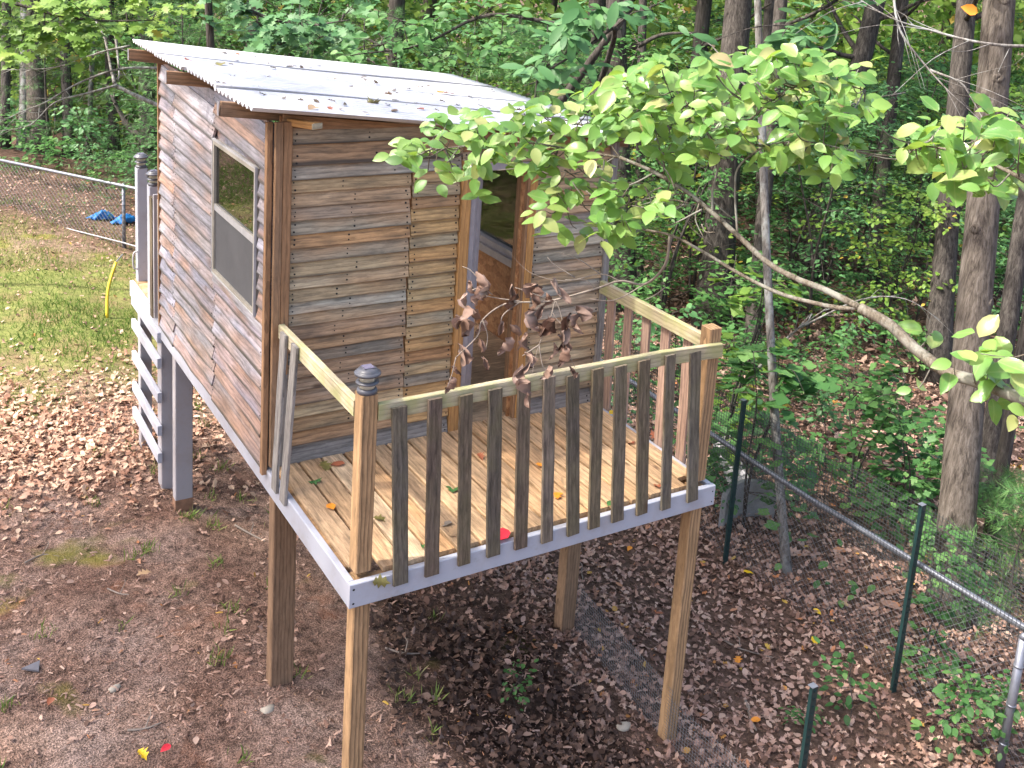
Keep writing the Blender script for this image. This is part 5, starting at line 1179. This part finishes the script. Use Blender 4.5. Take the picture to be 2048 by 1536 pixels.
# ------------------------------------------------------------------ single fallen leaves
FL = leaf_variants(T_OAK, lambda k: ((.5, -.5, .9, .25)[k % 4], (.2, -.25, .1)[k % 3], .1), 4); OV = leaf_variants(T_OVAL, lambda k: (.2 + .25 * k, .15, .05), 2)
LF = lambda k, s: FL[k % 4].copy() if s == 'oak' else OV[k % 2].copy()
for m in FL + OV: pass
rl = {}
def fallen(p, up, mat, label, sz, shape='oak', group=None, k=0):
    key = (shape, k % 4, mat)
    if key not in rl: rl[key] = LF(k, shape); rl[key].materials.append(MT[mat])
    z_ = (Vector(up) + Vector((random.gauss(0, .12), random.gauss(0, .12), 0))).normalized(); a = random.uniform(0, 6.28); dv_ = Vector((math.cos(a), math.sin(a), 0)); y_ = (dv_ - z_ * dv_.dot(z_)).normalized()
    o = obj('fallen_leaf', rl[key], None, None, p, Matrix((y_.cross(z_), y_, z_)).transposed().to_quaternion()); s_ = sz / .11; o.scale = (s_, s_, s_); tag(o, label, 'leaf', group)
RN = (.108, 0, 1)
def on_roof(u, v):
    q = onax(u, v, 2, 2.2)
    for i in range(8): q = onax(u, v, 2, roofz(q.x) + .020)
    return q
for i, (u, v, mt, lab, s_) in enumerate([(886,186,'leaf_rust','rust brown curled leaf on the roof near its right end',.09), (872,180,'leaf_orange','bright orange sliver of leaf on the roof near its right end',.07), (735,205,'leaf_olive','olive leaf with long stalk in the middle of the roof',.12), (633,214,'leaf_tan','tan curled leaf near the front edge of the roof',.10),
      (500,145,'leaf_rust','reddish brown leaf left of the middle of the roof',.08), (385,122,'leaf_rust','reddish brown leaf near the left edge of the roof',.07), (440,132,'leaf_olive','greenish leaf with stem on the left part of the roof',.12), (370,128,'leaf_olive','olive curled leaf at the left corner of the roof',.07), (655,213,'leaf_rust','dark rust leaf beside the tan leaf at the roof front edge',.06), (848,219,'leaf_rust','small rust leaf at the front edge beside the green foliage',.06), (508,113,'leaf_tan','tan leaf at the back edge of the roof',.06)]):
    fallen(on_roof(u, v), RN, mt, lab, s_, 'oak' if i % 3 else 'oval', None, i)
rr = random.Random(4); cnt = 0
while cnt < 95:
    x, y = rr.uniform(-.12, 2.5), rr.uniform(1.16, 3.95); cnt += 1
    fallen((x, y, roofz(x) + .020), RN, rr.choice(['leaf_roof', 'leaf_roof', 'leaf_grey']), 'small dark dead leaf lying on the white roof', rr.uniform(.02, .065), rr.choice(['oak', 'oval']), 'dark dead leaves on the roof', cnt)
def on_deck(u, v): return onax(u, v, 2, .034)
for i, (u, v, mt, lab, s_, sh) in enumerate([(1018,1060,'leaf_red','bright red leaf on the deck between two balusters',.13,'oval'), (1218,828,'leaf_yellow','bright yellow leaf on the deck by the right railing',.09,'oval'), (667,1019,'leaf_orange','orange leaf on the deck at the left edge',.085,'oval'), (905,985,'leaf_oakgreen','green oak leaf on the deck between the front balusters',.15,'oak'),
      (642,923,'leaf_olive','olive oak leaf on the deck near the wall',.12,'oak'), (615,963,'leaf_oakgreen','dark green oak leaf on the deck near the left railing',.09,'oak'), (690,927,'leaf_rust','dark red leaf on the deck behind the corner post',.09,'oval'), (977,853,'leaf_orange','small orange leaf on the deck before the doorway',.05,'oval'), (1268,887,'leaf_rust','rust leaf on the deck near the right side',.08,'oval'), (1317,878,'leaf_rust','rust leaf by the right balusters',.08,'oak'),
      (955,907,'leaf_rust','dull red leaf on the deck in front of the doorway',.08,'oak'), (1070,928,'leaf_orange','orange tan leaf in the middle of the deck',.07,'oval'), (905,1045,'leaf_grey','grey leaf on the deck near the front edge',.09,'oval'), (900,1072,'leaf_tan','tan oak leaf on the deck near the front edge',.11,'oak'), (845,1097,'leaf_oakgreen','small green leaf on the front edge of the deck',.05,'oak'), (1115,998,'leaf_orange','brown orange oak leaf on the deck right of centre',.10,'oak'), (1125,955,'leaf_tan','tan leaf in the middle of the deck',.09,'oak'), (1215,1012,'leaf_oakgreen','pale green leaf at the front edge of the deck',.07,'oval'),
      (1318,975,'leaf_rust','red-brown leaf at the right front of the deck',.08,'oval'), (745,1035,'leaf_olive','olive leaf right of the corner post on the deck',.09,'oak'), (920,780,'leaf_rust','leaf on the floor inside the doorway',.06,'oval')]): fallen(on_deck(u, v), UP, mt, lab, s_, sh, None, i)
p = onax(745, 1165, 1, -.014); fallen(p, (0, -1, .15), 'leaf_olive', 'withered olive leaf caught on the white deck edge below the corner post', .10, 'oak', None, 1)
for i, (u, v, mt, lab, s_, sh) in enumerate([(303,1153,'leaf_tan','tan oak leaf lying alone on the dirt in the left foreground',.11,'oak'), (342,1500,'leaf_red','red leaf on the dirt at the bottom of the picture',.07,'oval'), (276,1510,'leaf_yellow','yellow oak leaf on the dirt at the bottom',.09,'oak'), (105,1405,'leaf_rust','rust leaf on the dirt at lower left',.07,'oval'), (1485,1150,'leaf_yellow','pale yellow leaf on the litter right of the front right leg',.09,'oval'), (1625,1280,'leaf_yellow','bright yellow leaf on the litter left of the tall green post',.09,'oval'), (1625,1225,'leaf_yellow','yellow leaf in the litter below the pipe rail',.08,'oval'), (1520,1447,'leaf_orange','orange leaf in the litter left of the short green post',.08,'oval'), (1475,1320,'leaf_orange','orange-red leaf in the litter right of the front right leg',.09,'oak'), (1680,1210,'leaf_tan','round tan leaf in the litter under the pipe rail',.08,'oval'), (1310,1235,'leaf_rust','red-brown leaf in the litter just left of the front right leg',.08,'oval'), (1262,1100,'leaf_orange','orange leaf in the litter below the deck edge',.07,'oval'), (170,1005,'leaf_tan','pale leaf on the dirt left of the grey legs',.11,'oak'), (1995,1060,'leaf_orange','orange leaf hanging low beyond the netting',.13,'oval')]):
    fallen(ground(u, v) + Vector((0, 0, .035)), UP, mt, lab, s_, sh, None, i)
for (u, v, dd, lab) in ((1955, 25, 6.05, 'orange dry leaf on the thin pale branch at upper right'),): fallen(P(u, v, dd), TC, 'leaf_orange', lab, .10, 'oval', None, 1)

# big shade trees on the lawn side, beyond the left edge of the picture
CB = [crown_mesh(70 + i, 2600, 3.4, 2.2, .30, gaps=30) for i in range(2)]
for m in CB: m.materials.append(MT['leaf_green'])
for i, (x, y, H, lab) in enumerate([(-6.2, 3.2, 9.5, 'tall shade tree beyond the left edge, crown above the dirt yard'), (-10.2, -.4, 9.5, 'shade tree behind the viewer on the left')]):
    e = tree((x, y, 0), (x + .2, y, 6), .22, .12, 'oak_tree', lab, 'bark_oak', H=H, crown=False, sd=80 + i)
    zb = float(gz(x, y)); obj('crown', CB[i % 2], None, e, (x, y, zb + H + .2), Quaternion((0, 0, 1), i * 2.0))
